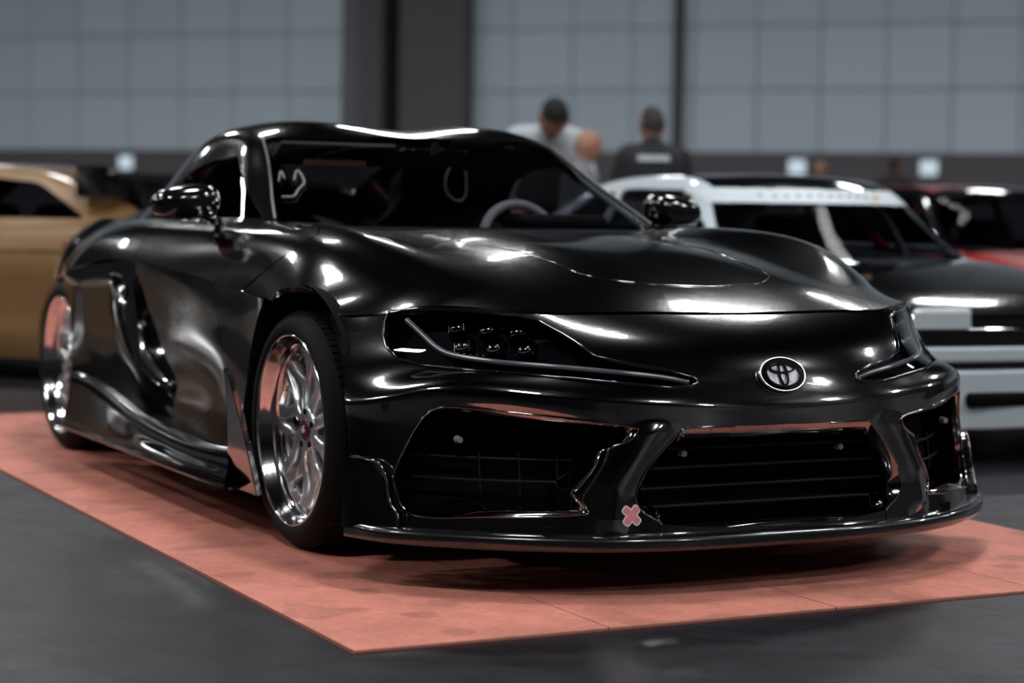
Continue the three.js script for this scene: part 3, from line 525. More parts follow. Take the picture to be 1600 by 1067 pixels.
// ---------- greenhouse ----------
{
  const wsPoly = polySDF(roundPoly([[-.1, 1.162], [.14, 1.161], [.362, 1.163], [.535, 1.146, .03], [.597, 1.007], [.668, .872, .02], [.3, .80], [-.1, .80]], .02));
  const ws = p => Math.min(wsPoly(Math.abs(p[0]), p[1]), p[2] + 1.29);
  const swPoly = polySDF(roundPoly([[-1.30, 1.088, .02], [-1.484, 1.080], [-1.68, 1.040], [-1.818, .966], [-1.90, .884, .02], [-.82, .884, .01], [-1.10, .992]], .04));
  const sw = p => Math.min(swPoly(p[2], p[1]), Math.abs(p[0]) - .55);
  const rgPoly = polySDF(roundPoly([[-.1, -2.0], [.33, -2.0], [.36, -2.65], [-.1, -2.7]], .05));
  const rg = p => Math.min(rgPoly(Math.abs(p[0]), p[2]), p[1] - .95);
  part('roof', panel(canopyS, { nu: 180, nv: 220, flip: true, hem: .02, keep: p => -Math.max(ws(p), sw(p), rg(p)) }), MAT.paint, car);
  part('windscreen', panel(canopyS, { nu: 90, nv: 140, u1: .5, flip: true, hem: 0, lift: -.004, keep: p => ws(p) + .004 }), MAT.glass, car);
  both('side_window', panel(canopyS, { nu: 90, nv: 70, v1: .4, flip: true, hem: 0, lift: -.005, keep: p => sw(p) + .004 }), MAT.glass);
  part('rear_window', panel(canopyS, { nu: 60, nv: 60, u0: .5, flip: true, hem: 0, lift: -.005, keep: p => rg(p) + .004 }), MAT.glass, car);
  const onC = (w, y) => { let b = null, bd = 1e9; for (let i = 0; i <= 60; i++) for (let j = 0; j <= 60; j++) { const p = canopyS.at(i / 120, j / 120), d = Math.hypot(Math.abs(p[0]) - w, p[1] - y); if (d < bd && p[2] > -1.4) { bd = d; b = [i / 120, j / 120]; } } const p = canopyS.at(...b), n = canopyS.normal(...b); return [p[0] - n[0] * .003, p[1] - n[1] * .003, p[2] - n[2] * .003]; };
  both('pillar_trim', tube([[.530, 1.146], [.561, 1.08], [.597, 1.007], [.633, .94], [.664, .878]].map(([w, y]) => onC(w, y)), .0035, 40, 6), std(lin(.12, .12, .13), .3));
  // mirrors
  for (const s of [-1, 1]) {
    const o = node('wing_mirror', car, [s * .882, .927, -1.0]);
    const shell = new THREE.SphereGeometry(1, 32, 20); { const p = shell.attributes.position; for (let i = 0; i < p.count; i++) { let x = p.getX(i), y = p.getY(i), z = p.getZ(i); const q = 2.8, e = Math.pow(Math.abs(x) ** q + Math.abs(y) ** q + Math.abs(z) ** q, -1 / q); x *= e; y *= e; z *= e; p.setXYZ(i, x * .108, y * .055 * (1 - .18 * x * s) - .006 * x * s, z * (z > 0 ? .075 : .03)); } shell.computeVertexNormals(); }
    part('mirror_shell', shell, MAT.gloss, o);
    part('mirror_glass', box(.15, .07, .004, 0, 0, -.0305, .001), MAT.chrome, o);
    part('mirror_arm', tube([[-s * .05, -.03, .0], [-s * .09, -.05, .01], [-s * .13, -.07, .0]], .016, 12, 8), MAT.gloss, o);
  }
  // interior
  const dash = new THREE.Shape(); dash.moveTo(-.4, .5); dash.lineTo(-.42, .84); dash.quadraticCurveTo(-.6, .875, -.8, .86); dash.quadraticCurveTo(-.95, .84, -.97, .76); dash.lineTo(-.97, .5); dash.closePath();
  const dg = new THREE.ExtrudeGeometry(dash, { depth: 1.24, bevelEnabled: false, curveSegments: 8 }); dg.rotateY(-Math.PI / 2); dg.translate(.62, 0, 0);
  part('dashboard', dg, MAT.plastic, car);
  part('instrument_hood', box(.34, .07, .16, .36, .875, -.88, .03), MAT.plastic, car);
  const wheel = node('steering_wheel', car, [.345, .806, -1.09]); wheel.rotation.set(-.35, 0, 0);
  part('wheel_rim', new THREE.TorusGeometry(.145, .016, 14, 60), MAT.wheelRim, wheel, 'light grey steering wheel rim');
  part('wheel_hub', new THREE.CylinderGeometry(.055, .065, .05, 24).rotateX(Math.PI / 2), MAT.plastic, wheel);
  for (const a of [0, 2.2, -2.2]) { const g = box(.03, .11, .015, 0, -.09, 0, .004); g.rotateZ(a); part('wheel_spoke', g, MAT.plastic, wheel); }
  for (const s of [-1, 1]) {
    const seat = node('seat', car, [s * .36, .25, -1.55]);
    part('cushion', box(.48, .16, .5, 0, .08, .05, .05), MAT.seat, seat);
    const back = new THREE.Shape(); back.moveTo(-.24, 0); back.quadraticCurveTo(-.29, .3, -.22, .5); back.quadraticCurveTo(-.12, .56, -.115, .64); back.quadraticCurveTo(-.11, .74, 0, .74); back.quadraticCurveTo(.11, .74, .115, .64); back.quadraticCurveTo(.12, .56, .22, .5); back.quadraticCurveTo(.29, .3, .24, 0); back.closePath();
    const g = new THREE.ExtrudeGeometry(back, { depth: .09, bevelEnabled: true, bevelSize: .03, bevelThickness: .03, bevelSegments: 3, curveSegments: 10 }); g.rotateX(-.28); g.translate(0, .1, -.2); part('backrest', g, MAT.seat, seat);
  }
  const rv = node('rear_view_mirror', car, [0, 1.085, -1.07]);
  part('mirror_body', box(.25, .07, .03, 0, 0, 0, .012), MAT.gloss, rv); part('mirror_stalk', tube([[0, .02, 0], [0, .06, .02]], .01, 6, 6), MAT.plastic, rv);
  const lan = part('hanging_lanyard', tube([[.05, 1.06, -1.05], [.03, 1.02, -1.04], [.035, .98, -1.04], [.06, .955, -1.04], [.09, .95, -1.04], [.105, .97, -1.04], [.11, 1.05, -1.05]], .004, 40, 5), std(lin(.3, .3, .31), .5), car);
  // brown strip on the sun visor behind the glass, cat-ear outline sticker on the glass
  const v = part('sun_visor', box(.40, .13, .012, -.34, 1.095, -1.14, .005), MAT.seat, car); v.geometry.translate(.34, -1.095, 1.14); v.geometry.rotateX(1.05); v.geometry.translate(-.34, 1.095, -1.12);
  part('visor_strip', box(.22, .018, .004, -.34, 1.066, -1.10, .001), MAT.label, v, 'brown strip');
  const cs = (pts, r = .0035) => tube(pts.map(([w, y]) => { const p = onC(w, y); return [p[0], p[1], p[2] + .003]; }), r, 24, 5);
  const os = node('outline_sticker', car); for (const g of [cs([[.583, .999], [.553, 1.030], [.560, 1.004]]), cs([[.548, 1.002], [.516, 1.031], [.532, .994], [.555, .968], [.577, .951], [.598, .943], [.606, .945]], .0042)]) part('outline', g, MAT.outline, os);
}
// ---------- emblem, stickers ----------
{
  const e = node('emblem', car); const C = bumperS.at(...solveOn(bumperS, hw, [0, .522])), n = bumperS.normal(...solveOn(bumperS, hw, [0, .522]));
  e.position.set(0, C[1], C[2]); e.rotation.x = -Math.atan2(Math.abs(n[1]), Math.abs(n[2]));
  e.position.y += .006 * Math.sin(-e.rotation.x); e.position.z += .003;
  const ring = (a, b, t, y = 0, h = .004) => { const s = new THREE.Shape(); s.absellipse(0, y, a, b, 0, Math.PI * 2); const k = new THREE.Path(); k.absellipse(0, y, a - t, b - t * .8, 0, Math.PI * 2); s.holes.push(k); return new THREE.ExtrudeGeometry(s, { depth: h, bevelEnabled: true, bevelSize: .0008, bevelThickness: .0012, bevelSegments: 2, curveSegments: 40 }); };
  const disc = new THREE.Shape(); disc.absellipse(0, 0, .065, .043, 0, Math.PI * 2);
  part('backing', new THREE.ExtrudeGeometry(disc, { depth: .004, bevelEnabled: false, curveSegments: 48 }), MAT.gloss, e);
  part('rim', ring(.066, .044, .0024, 0, .006), MAT.silver, e);
  const inner = new THREE.Shape(); inner.absellipse(0, 0, .049, .032, 0, Math.PI * 2);
  const glit = noiseTexture(128, 11, (x, y, L, r) => { const v = r(); return [.3 + .6 * v, .3 + .6 * v, .32 + .6 * v]; });
  part('glitter_field', new THREE.ExtrudeGeometry(inner, { depth: .0055, bevelEnabled: false, curveSegments: 40 }), new THREE.MeshStandardMaterial({ color: lin(.5, .5, .52), map: glit, roughness: .35, metalness: .6, bumpMap: glit, bumpScale: .001 }), e);
  const g3 = f => { const o = part('oval', f, MAT.gloss, e); o.position.z = .003; return o; };
  g3(ring(.052, .0345, .0042, 0, .006)); g3(ring(.0135, .031, .0042, -.001, .006)); g3(ring(.037, .013, .0042, .0145, .006));
  // pink crossed plasters
  const [u, v] = solveOn(bumperS, hw, [.405, .196]), p = bumperS.at(u, v), m = bumperS.normal(u, v);
  const st = node('plaster_sticker', car, [p[0] + m[0] * .002, p[1] + m[1] * .002, p[2] + m[2] * .002]); st.lookAt(p[0] + m[0], p[1] + m[1], p[2] + m[2]); 
  const cross = (l, w, h, z) => merge([-1, 1].map(s => { const g = new RoundedBoxGeometry(l, w, h, 3, h * .45); const sh = new THREE.Shape(); const r = w * .4; sh.moveTo(-l / 2 + r, -w / 2); sh.lineTo(l / 2 - r, -w / 2); sh.quadraticCurveTo(l / 2, -w / 2, l / 2, -w / 2 + r); sh.lineTo(l / 2, w / 2 - r); sh.quadraticCurveTo(l / 2, w / 2, l / 2 - r, w / 2); sh.lineTo(-l / 2 + r, w / 2); sh.quadraticCurveTo(-l / 2, w / 2, -l / 2, w / 2 - r); sh.lineTo(-l / 2, -w / 2 + r); sh.quadraticCurveTo(-l / 2, -w / 2, -l / 2 + r, -w / 2); const e = new THREE.ExtrudeGeometry(sh, { depth: h, bevelEnabled: false }); e.rotateZ(s * .8 + .05); e.translate(0, 0, z + (s > 0 ? .0002 : 0)); return e; }));
  part('sticker_border', cross(.058, .0225, .0008, 0), std(lin(.75, .68, .66), .5), st); part('sticker_face', cross(.052, .0165, .0009, .0004), std(lin(.72, .27, .29), .5), st, 'pink crossed plaster print');
  const dots = []; for (const a of [.85, .85 + Math.PI / 2, .85 + Math.PI, .85 - Math.PI / 2]) for (let i = 0; i < 3; i++) for (let j = -1; j < 2; j++) { const g = new THREE.CircleGeometry(.001, 8); const r = .013 + i * .004; g.translate(Math.cos(a) * r - Math.sin(a) * j * .004, Math.sin(a) * r + Math.cos(a) * j * .004, .0018); dots.push(g); }
  part('sticker_dots', merge(dots), std(lin(.55, .12, .14), .6), st).userData.kind = 'stuff';
}
// ---------- skirts, underside, tail ----------
{
  const skirtRows = [[-.17, .245], [-.35, .236], [-.6, .226], [-.9, .232], [-1.2, .252], [-1.55, .300], [-1.85, .33], [-2.05, .33]];
  const rows = skirtRows.map(([z, top]) => { const o = .02 * smooth(-.17, -.5, z); return [[.905, top + .004, z], [.938 + o * .3, top, z], [.956 + o * .4, top - .02, z], [.958 + o * .4, top - .05, z], [.962 + o, .165, z], [.972 + o, .14, z], [.968 + o, .128, z], [.94, .122, z], [.80, .122, z]]; });
  const S = new Surf(neg(rows)); const g = panel(S, { nu: 80, nv: 60, hem: .004, keep: p => archKeep(p) });
  const fin = new THREE.Shape(); fin.moveTo(-.385, .128); fin.lineTo(-.165, .128); fin.lineTo(-.175, .25); fin.quadraticCurveTo(-.20, .40, -.225, .475); fin.lineTo(-.245, .475); fin.quadraticCurveTo(-.27, .34, -.385, .16); fin.closePath();
  const fg = new THREE.ExtrudeGeometry(fin, { depth: .012, bevelEnabled: true, bevelSize: .003, bevelThickness: .003, bevelSegments: 2, curveSegments: 12 }); fg.rotateY(-Math.PI / 2); fg.translate(0, -.128, 0); fg.rotateZ(.20); fg.translate(-.925, .128, 0);
  for (const m of [0, 1]) { const k = part('side_skirt', m ? mirrored(g) : g, MAT.gloss, car); part('skirt_fin', m ? mirrored(fg) : fg, MAT.paint, k); }
  // underside and wheel wells
  part('floor_pan', merge([box(1.5, .03, 1.15, 0, .15, -1.0), box(1.2, .03, 4.1, 0, .155, -1.15), box(1.45, .03, .45, 0, .16, -3.0), box(.95, .40, .9, 0, .38, .2), box(.95, .35, .8, 0, .36, -2.6)]), MAT.dark, car);
  for (const [A, s] of [[ARCH_F, -1], [ARCH_F, 1], [ARCH_R, -1], [ARCH_R, 1]]) {
    const rowsW = [A === ARCH_F ? .90 : .80, .55].map(w => Array.from({ length: 33 }, (_, k) => { const a = lerp(-20, 200, k / 32) * D2R, r = A[2] + .012; return [s * w, A[1] + r * Math.sin(a), A[0] + r * Math.cos(a)]; }));
    part('wheel_well', skin(rowsW, false, s < 0), MAT.dark, car);
  }
  const REAR = [0, .25, .5, .75, 1].map(t => [[.78, -2.93], [.77, -3.08], [.68, -3.26], [.45, -3.38], [.2, -3.42], [0, -3.43]].map(([w, z], j) => { const top = [.60, .60, .585, .80, .87, .885][j]; return [w * (1 - .04 * t), lerp(top, .2, t), z - .04 * Math.sin(t * Math.PI)]; }).reverse());
  const RS = new Surf(full(neg(REAR))); part('rear_bumper', panel(RS, { nu: 40, nv: 80, flip: true, hem: .01 }), MAT.paint, car);
  for (const s of [-1, 1]) part('tail_light', box(.30, .05, .02, s * .5, .74, -3.36, .008), phy({ color: lin(.25, .01, .01), roughness: .1, clearcoat: 1 }), car);
}
// ---------- wheels ----------
{
  const lathe = (pts, seg = 96) => { const g = new THREE.LatheGeometry(pts.map(([r, a]) => new THREE.Vector2(r, a)), seg); return g; };
  const tyreG = lathe([[.235, -.25], [.262, -.262], [.285, -.264], [.303, -.255], [.314, -.238], [.3185, -.22], [.3185, -.183], [.311, -.182], [.311, -.174], [.3195, -.173], [.32, -.137], [.312, -.136], [.312, -.126], [.32, -.125], [.3195, -.09], [.311, -.089], [.311, -.081], [.3185, -.080], [.3185, -.042], [.314, -.024], [.303, -.007], [.287, .004], [.272, .006], [.262, .002], [.256, -.004], [.25, -.03]].map(p => p), 128);
  const rimG = lathe([[.2585, -.008], [.2590, -.002], [.2565, .002], [.2525, .001], [.2495, -.006], [.2465, -.016], [.240, -.030], [.2385, -.038], [.2330, -.041], [.2285, -.046], [.2255, -.060], [.2225, -.072], [.2130, -.076], [.2075, -.079], [.2070, -.095], [.222, -.13], [.238, -.20], [.256, -.252]], 128);
  const ringG = lathe([[.206, -.09], [.206, -.067], [.211, -.0655], [.2205, -.068], [.2215, -.074]], 96);
  const spoke = () => {
    const N = 8, s = new THREE.Shape(), P = (r, a) => [r * Math.sin(a), r * Math.cos(a)], h = Math.PI / N;
    const pts = [P(.048, -.30), P(.075, -.17), P(.10, -.135), P(.125, -.18), P(.165, -h * .80), P(.2105, -h * .90), P(.2105, -h * .62), P(.17, -h * .44), P(.145, -.06), P(.138, 0), P(.145, .06), P(.17, h * .44), P(.2105, h * .62), P(.2105, h * .90), P(.165, h * .80), P(.125, .18), P(.10, .135), P(.075, .17), P(.048, .30)];
    roundPoly(pts, .006, 2).forEach((p, i) => i ? s.lineTo(p[0], p[1]) : s.moveTo(p[0], p[1])); s.closePath();
    const g = new THREE.ExtrudeGeometry(s, { depth: .016, bevelEnabled: true, bevelSize: .0035, bevelThickness: .005, bevelSegments: 3, curveSegments: 4 });
    const p = g.attributes.position; for (let i = 0; i < p.count; i++) { const r = Math.hypot(p.getX(i), p.getY(i)); p.setZ(i, p.getZ(i) - .021 - .012 * smooth(.06, .14, r) * (1 - smooth(.15, .21, r))); }
    g.computeVertexNormals(); g.rotateX(-Math.PI / 2); g.translate(0, -.048, 0); return toCreasedNormals(g, .6);
  };
  const spokeG = spoke();
  const hubG = lathe([[0, -.075], [.062, -.075], [.062, -.052], [.056, -.046], [.040, -.044], [.036, -.047], [0, -.047]], 48);
  const capG = lathe([[0, -.0395], [.026, -.040], [.029, -.043], [.029, -.048]], 40), discG = lathe([[.06, -.135], [.178, -.135], [.178, -.11], [.06, -.11]], 64);
  const boltG = new THREE.CylinderGeometry(.0036, .0036, .008, 6), lugG = new THREE.CylinderGeometry(.0085, .0085, .016, 10), holeG = new THREE.CylinderGeometry(.0115, .0115, .004, 16);
  const blocks = []; for (let k = 0; k < 84; k++) for (const [a, w, sk] of [[-.055, .052, .004], [-.212, .05, -.004]]) { const g = box(.0195, .0045, w, 0, .3185, 0); g.rotateX(0); const q = g.clone(); q.rotateY(Math.PI / 2); q.translate(0, 0, 0); const r = box(w, .006, .0185, 0, .318, 0); r.rotateX(k / 84 * Math.PI * 2); r.rotateZ(Math.PI / 2); r.translate(0, a, 0); blocks.push(r); }
  const treadG = merge(blocks);
  const mark = new THREE.Shape(); mark.moveTo(-.006, -.013); mark.lineTo(-.011, 0); mark.lineTo(-.003, .003); mark.lineTo(-.008, .012); mark.lineTo(.003, .015); mark.lineTo(.010, .009); mark.lineTo(.004, .003); mark.lineTo(.012, -.003); mark.lineTo(.006, -.013); mark.lineTo(.001, -.004); mark.closePath();
  const markG = new THREE.ExtrudeGeometry(mark, { depth: .001, bevelEnabled: false }); markG.rotateX(-Math.PI / 2); markG.translate(0, -.0395, 0);
  for (const [x, z, s, turn] of [[-.905, 0, -1, .35], [-.893, -2.47, -1, .1], [.905, 0, 1, .6], [.893, -2.47, 1, .2]]) {
    const w = node('wheel', car, [x, .3205, z]); w.rotation.z = s < 0 ? Math.PI / 2 : -Math.PI / 2; w.rotation.order = 'ZYX'; w.rotation.y = turn;
    part('tyre', tyreG, MAT.rubber, w); part('tread_blocks', treadG, MAT.rubber, w).userData.kind = 'stuff';
    part('rim', rimG, MAT.chrome, w); part('rim_ring', ringG, MAT.silver, w); part('hub', hubG, MAT.silver, w); part('brake_disc', discG, MAT.steel, w);
    for (let k = 0; k < 8; k++) { const o = part('spoke', spokeG, MAT.silver, w); o.rotation.y = k * Math.PI / 4; }
    for (let k = 0; k < 32; k++) { const a = k / 32 * Math.PI * 2, o = part('bolt', boltG, MAT.steel, w); o.position.set(.2145 * Math.cos(a), -.066, .2145 * Math.sin(a)); }
    for (let k = 0; k < 5; k++) { const a = k / 5 * Math.PI * 2 + .3, o = part('lug_nut', lugG, MAT.dark, w); o.position.set(.048 * Math.cos(a), -.05, .048 * Math.sin(a)); }
    part('centre_cap', capG, MAT.red, w, 'dark red centre cap'); part('cap_mark', markG, std(lin(.5, .45, .44), .4), w);
    const v = part('valve', new THREE.CylinderGeometry(.005, .006, .03, 10), MAT.orange, w); v.position.set(0, -.05, .224); v.rotation.x = .5;
    const cg = box(.1, .05, .13, 0, -.12, -.165, .015); part('brake_caliper', cg, MAT.caliper, w);
  }
}
// ---------- other cars in the hall ----------
function streetCar({ name, label, pos, turn, paint, hood, roof, half = .80, nose = 0, low = 0, wing = false, detail = null, frame: framePaint = null, pillar = true, header = -1.9, rear = -3.15, roofY = 1.11, cowlY = .74, rim = MAT.silver }) {
  // local: +z ahead, front axle at z = -.75 from the nose at z = 0
  const c = thing(name, label, 'car', pos, turn), k = half / .8, dy = cowlY - .74;
  const U = [[-.02, .46, .40], [-.2, .56, .46], [-.6, .645, .54], [-1.1, .725, .59], [-1.6, .76, .61], [-2.3, .775, .63], [-3.0, .79, .64], [-3.5, .80, .63], [-3.85, .775, .58], [-4.02, .70, .5]].map(([z, y, s], i) => { const q = i === 0 ? .90 : i === 9 ? .92 : 1, yy = y + dy * smooth(0, -1, z), ss = s + dy * smooth(0, -1, z) * .8; return [[0, yy + .01, z + (i === 0 ? .03 : 0)], [.3 * k * q, yy + .008, z + (i === 0 ? .02 : 0)], [.55 * k * q, yy, z], [.70 * k * q, yy - .025, z], [.775 * k * q, yy - .075, z], [.80 * k * q, ss, z]]; });
  const us = new Surf(full(neg(U)));
  const side = [-.05, -.35, -.75, -1.2, -1.8, -2.5, -3.1, -3.55, -3.95].map((z, i) => { const e = i === 0 ? .93 : i === 8 ? .95 : 1, top = lerp(.42, .63, smooth(0, -1.4, z)) + dy * smooth(0, -1, z) * .8; return [[.80 * k * e, top, z], [.808 * k * e, top - .06, z], [.806 * k * e, top - .16, z], [.80 * k * e, .32, z], [.805 * k * e, .22, z], [.79 * k * e, .12, z]]; });
  const ss = new Surf(neg(side)), af = [-.75, .27, .33], ar = [rear, .27, .33], ak = p => Math.min(inArch(p, af), inArch(p, ar));
  part('hood', panel(us, { nu: 40, nv: 60, u1: .42, flip: true, hem: .01, keep: p => Math.min(p[2] + 1.06 + .25 * Math.abs(p[0]), .74 * k - Math.abs(p[0])) }), hood, c);
  part('upper_body', panel(us, { nu: 80, nv: 80, flip: true, hem: .01, keep: p => Math.min(Math.max(-(p[2] + 1.065 + .25 * Math.abs(p[0])), Math.abs(p[0]) - .745 * k), p[2] < -1.2 && p[2] > -3.5 ? Math.abs(p[0]) - .68 * k : 1) }), paint, c);
  const sg = panel(ss, { nu: 80, nv: 40, hem: .02, keep: p => ak(p) });
  for (const g of [sg, mirrored(sg)]) part('body_side', g, paint, c);
  const r = roofY - 1.11;
  const C = [[.735, -1.02, -1.36, .66], [.86, -1.28, -1.6, .63], [.98 + r * .6, -1.52, -1.78, .585], [1.07 + r, -1.72, -1.93, .545], [1.105 + r, -1.95, -2.1, .53], [1.11 + r, -2.4, -2.45, .53], [1.085 + r, -2.85, -2.85, .52], [1.0 + r, -3.2, -3.15, .54], [.90 + r * .5, -3.5, -3.42, .58], [.81, -3.75, -3.6, .62]].map(([y, zc, ze, w], i) => { const b = .755 + dy; const yy = y + dy * (1 - smooth(0, 4, i)); const we = w * k; return [[0, yy, zc], [we * .45, yy - .004, lerp(zc, ze, .2)], [we * .8, yy - .016, lerp(zc, ze, .6)], [we, yy - .04, ze], [lerp(we, .70 * k, .45), lerp(yy - .04, b, .45), ze - .03], [.71 * k, Math.min(b, yy - .02), ze - .06]]; });
  const cs = new Surf(full(neg(C)));
  const wsP = polySDF(roundPoly([[-.1, 1.035 + r], [.3 * k, 1.03 + r], [.535 * k, 1.0 + r], [.645 * k, .77 + dy], [-.1, .70 + dy]], .03)), ws = p => Math.min(wsP(Math.abs(p[0]), p[1]), p[2] + 1.98);
  const swP = polySDF(roundPoly([[-1.60, .80 + dy], [-1.98, 1.025 + r], [-2.5, 1.035 + r], [-2.9, 1.0 + r], [-3.28, .80 + dy]], .05)), sw = p => Math.min(swP(p[2], p[1]), Math.abs(p[0]) - .5 * k);
  const bpillar = p => Math.abs(p[2] + 2.62) - .03;
  const rgP = polySDF(roundPoly([[-.1, -3.0], [.42 * k, -3.0], [.46 * k, -3.5], [-.1, -3.55]], .05)), rg = p => Math.min(rgP(Math.abs(p[0]), p[2]), p[1] - .85);
  const roofReg = p => Math.min(.50 * k - Math.abs(p[0]), header - p[2], p[1] - .9);
  const frame = panel(cs, { nu: 90, nv: 110, flip: true, hem: .012, keep: p => Math.min(-Math.max(ws(p), (pillar ? Math.min(sw(p), bpillar(p)) : sw(p)), rg(p)), -roofReg(p)) });
  part('window_frame', frame, framePaint || paint, c);
  part('roof', panel(cs, { nu: 60, nv: 60, flip: true, hem: .012, keep: p => Math.min(roofReg(p), -rg(p), -ws(p)) }), roof || paint, c);
  part('windscreen', panel(cs, { nu: 50, nv: 60, u1: .6, flip: true, hem: 0, lift: -.004, keep: p => ws(p) + .005 }), MAT.screen, c);
  const sg2 = panel(cs, { nu: 60, nv: 60, v1: .5, flip: true, hem: 0, lift: -.004, keep: p => sw(p) + .004 });
  for (const g of [sg2, mirrored(sg2)]) part('side_window', g, MAT.glass, c);
  part('rear_window', panel(cs, { nu: 40, nv: 40, u0: .5, flip: true, hem: 0, lift: -.004, keep: p => rg(p) + .004 }), MAT.glass, c);
  part('underbody', merge([box(1.3 * k, .12, 3.5, 0, .22, -2.0), box(.95 * k, .36, 1.0, 0, .38, -.62), box(.95 * k, .3, .9, 0, .4, -3.3)]), MAT.dark, c);
  const tail = new THREE.Shape(); tail.moveTo(-.74 * k, .14); tail.lineTo(-.76 * k, .5 + dy); tail.quadraticCurveTo(-.7 * k, .68 + dy, -.5 * k, .70 + dy); tail.lineTo(.5 * k, .70 + dy); tail.quadraticCurveTo(.7 * k, .68 + dy, .76 * k, .5 + dy); tail.lineTo(.74 * k, .14); tail.closePath();
  const tg = new THREE.ExtrudeGeometry(tail, { depth: .08, bevelEnabled: true, bevelSize: .02, bevelThickness: .02, bevelSegments: 2 }); tg.translate(0, 0, -4.06); part('rear_bumper', tg, paint, c);
  for (const s of [-1, 1]) part('tail_light', box(.26, .09, .02, s * .52 * k, .56 + dy, -4.085, .01), MAT.tail, c);
  part('dashboard', box(1.15 * k, .18, .35, 0, .66 + dy, -1.5, .06), MAT.plastic, c);
  for (const s of [-1, 1]) { const seat = node('seat', c, [s * .34, .28, -2.3]); part('cushion', box(.46, .14, .46, 0, .06, .1, .05), MAT.seat, seat); const b = box(.44, .62, .12, 0, .36, 0, .06); b.rotateX(-.2); part('backrest', b, MAT.seat, seat); }
  const prof = [[.20, -.20], [.235, -.205], [.275, -.195], [.292, -.17], [.295, -.10], [.292, -.03], [.275, -.004], [.24, .004], [.205, -.004]].map(([a, b]) => new THREE.Vector2(a, b));
  const ty = new THREE.LatheGeometry(prof, 48), rm = new THREE.LatheGeometry([[.212, -.002], [.205, -.012], [.19, -.05], [.185, -.09]].map(a => new THREE.Vector2(...a)), 48), sp = box(.036, .02, .19, 0, -.045, .10, .006), hb = new THREE.CylinderGeometry(.05, .055, .03, 20).translate(0, -.045, 0);
  for (const s of [-1, 1]) for (const z of [-.75, rear]) { const w = node('wheel', c, [s * .80 * k, .295 - .0, z]); w.rotation.z = s < 0 ? Math.PI / 2 : -Math.PI / 2; part('tyre', ty, MAT.rubber, w); part('rim', rm, rim, w); part('hub', hb, rim, w); for (let i = 0; i < 6; i++) { const o = part('spoke', sp, rim, w); o.rotation.y = i * Math.PI / 3; } }
  if (detail) detail(c, k, { us, cs, ss, dy, r });
  return c;
}
MAT.screen = phy({ name: 'weak_reflection_glass', color: lin(.30, .30, .33), roughness: 0, transmission: 1, thickness: 0, ior: 1.5, specularIntensity: .03 });  // reflections turned down in the glass itself to weaken a lamp streak
MAT.tail = phy({ color: lin(.3, .012, .01), roughness: .12, clearcoat: 1 });
MAT.gold = phy({ name: 'gold_paint', color: lin(.22, .118, .045), roughness: .4, metalness: .1, clearcoat: 1, clearcoatRoughness: .03 });
MAT.white = phy({ name: 'white_paint', color: lin(.50, .56, .60), roughness: .4, clearcoat: 1, clearcoatRoughness: .04 });
MAT.redPaint = phy({ name: 'red_paint', color: lin(.33, .012, .014), roughness: .35, clearcoat: 1, clearcoatRoughness: .03 });
MAT.banner = std(lin(.55, .60, .64), .5); MAT.bannerInk = std(lin(.05, .055, .07), .6); MAT.strap = std(lin(.42, .012, .02), .6); MAT.amber = std(lin(.6, .3, .08), .5);
const bumperBar = (w, d, y0, y1, z) => { const s = new THREE.Shape(); s.moveTo(-w, 0); s.lineTo(-w, -.35); s.lineTo(-w + .02, -.35); s.lineTo(-w + .03, -.05); s.quadraticCurveTo(-w + .06, d - .05, -w * .6, d); s.quadraticCurveTo(0, d + .03, w * .6, d); s.quadraticCurveTo(w - .06, d - .05, w - .03, -.05); s.lineTo(w - .02, -.35); s.lineTo(w, -.35); s.lineTo(w, 0); s.quadraticCurveTo(w - .02, d + .04, w * .6, d + .07); s.quadraticCurveTo(0, d + .10, -w * .6, d + .07); s.quadraticCurveTo(-w + .02, d + .04, -w, 0); const g = new THREE.ExtrudeGeometry(s, { depth: y1 - y0, bevelEnabled: true, bevelSize: .012, bevelThickness: .012, bevelSegments: 3, curveSegments: 14 }); g.rotateX(-Math.PI / 2); g.scale(1, 1, -1); { const a = g.index; if (a) { const q = a.array; for (let i = 0; i < q.length; i += 3) { const t = q[i]; q[i] = q[i + 1]; q[i + 1] = t; } } else { for (const n of ['position', 'normal', 'uv']) { const A = g.attributes[n], st = A.itemSize, q = A.array; for (let i = 0; i < A.count; i += 3) for (let e = 0; e < st; e++) { const t = q[i * st + e]; q[i * st + e] = q[(i + 1) * st + e]; q[(i + 1) * st + e] = t; } } } } g.computeVertexNormals(); g.translate(0, y0, z); return g; };
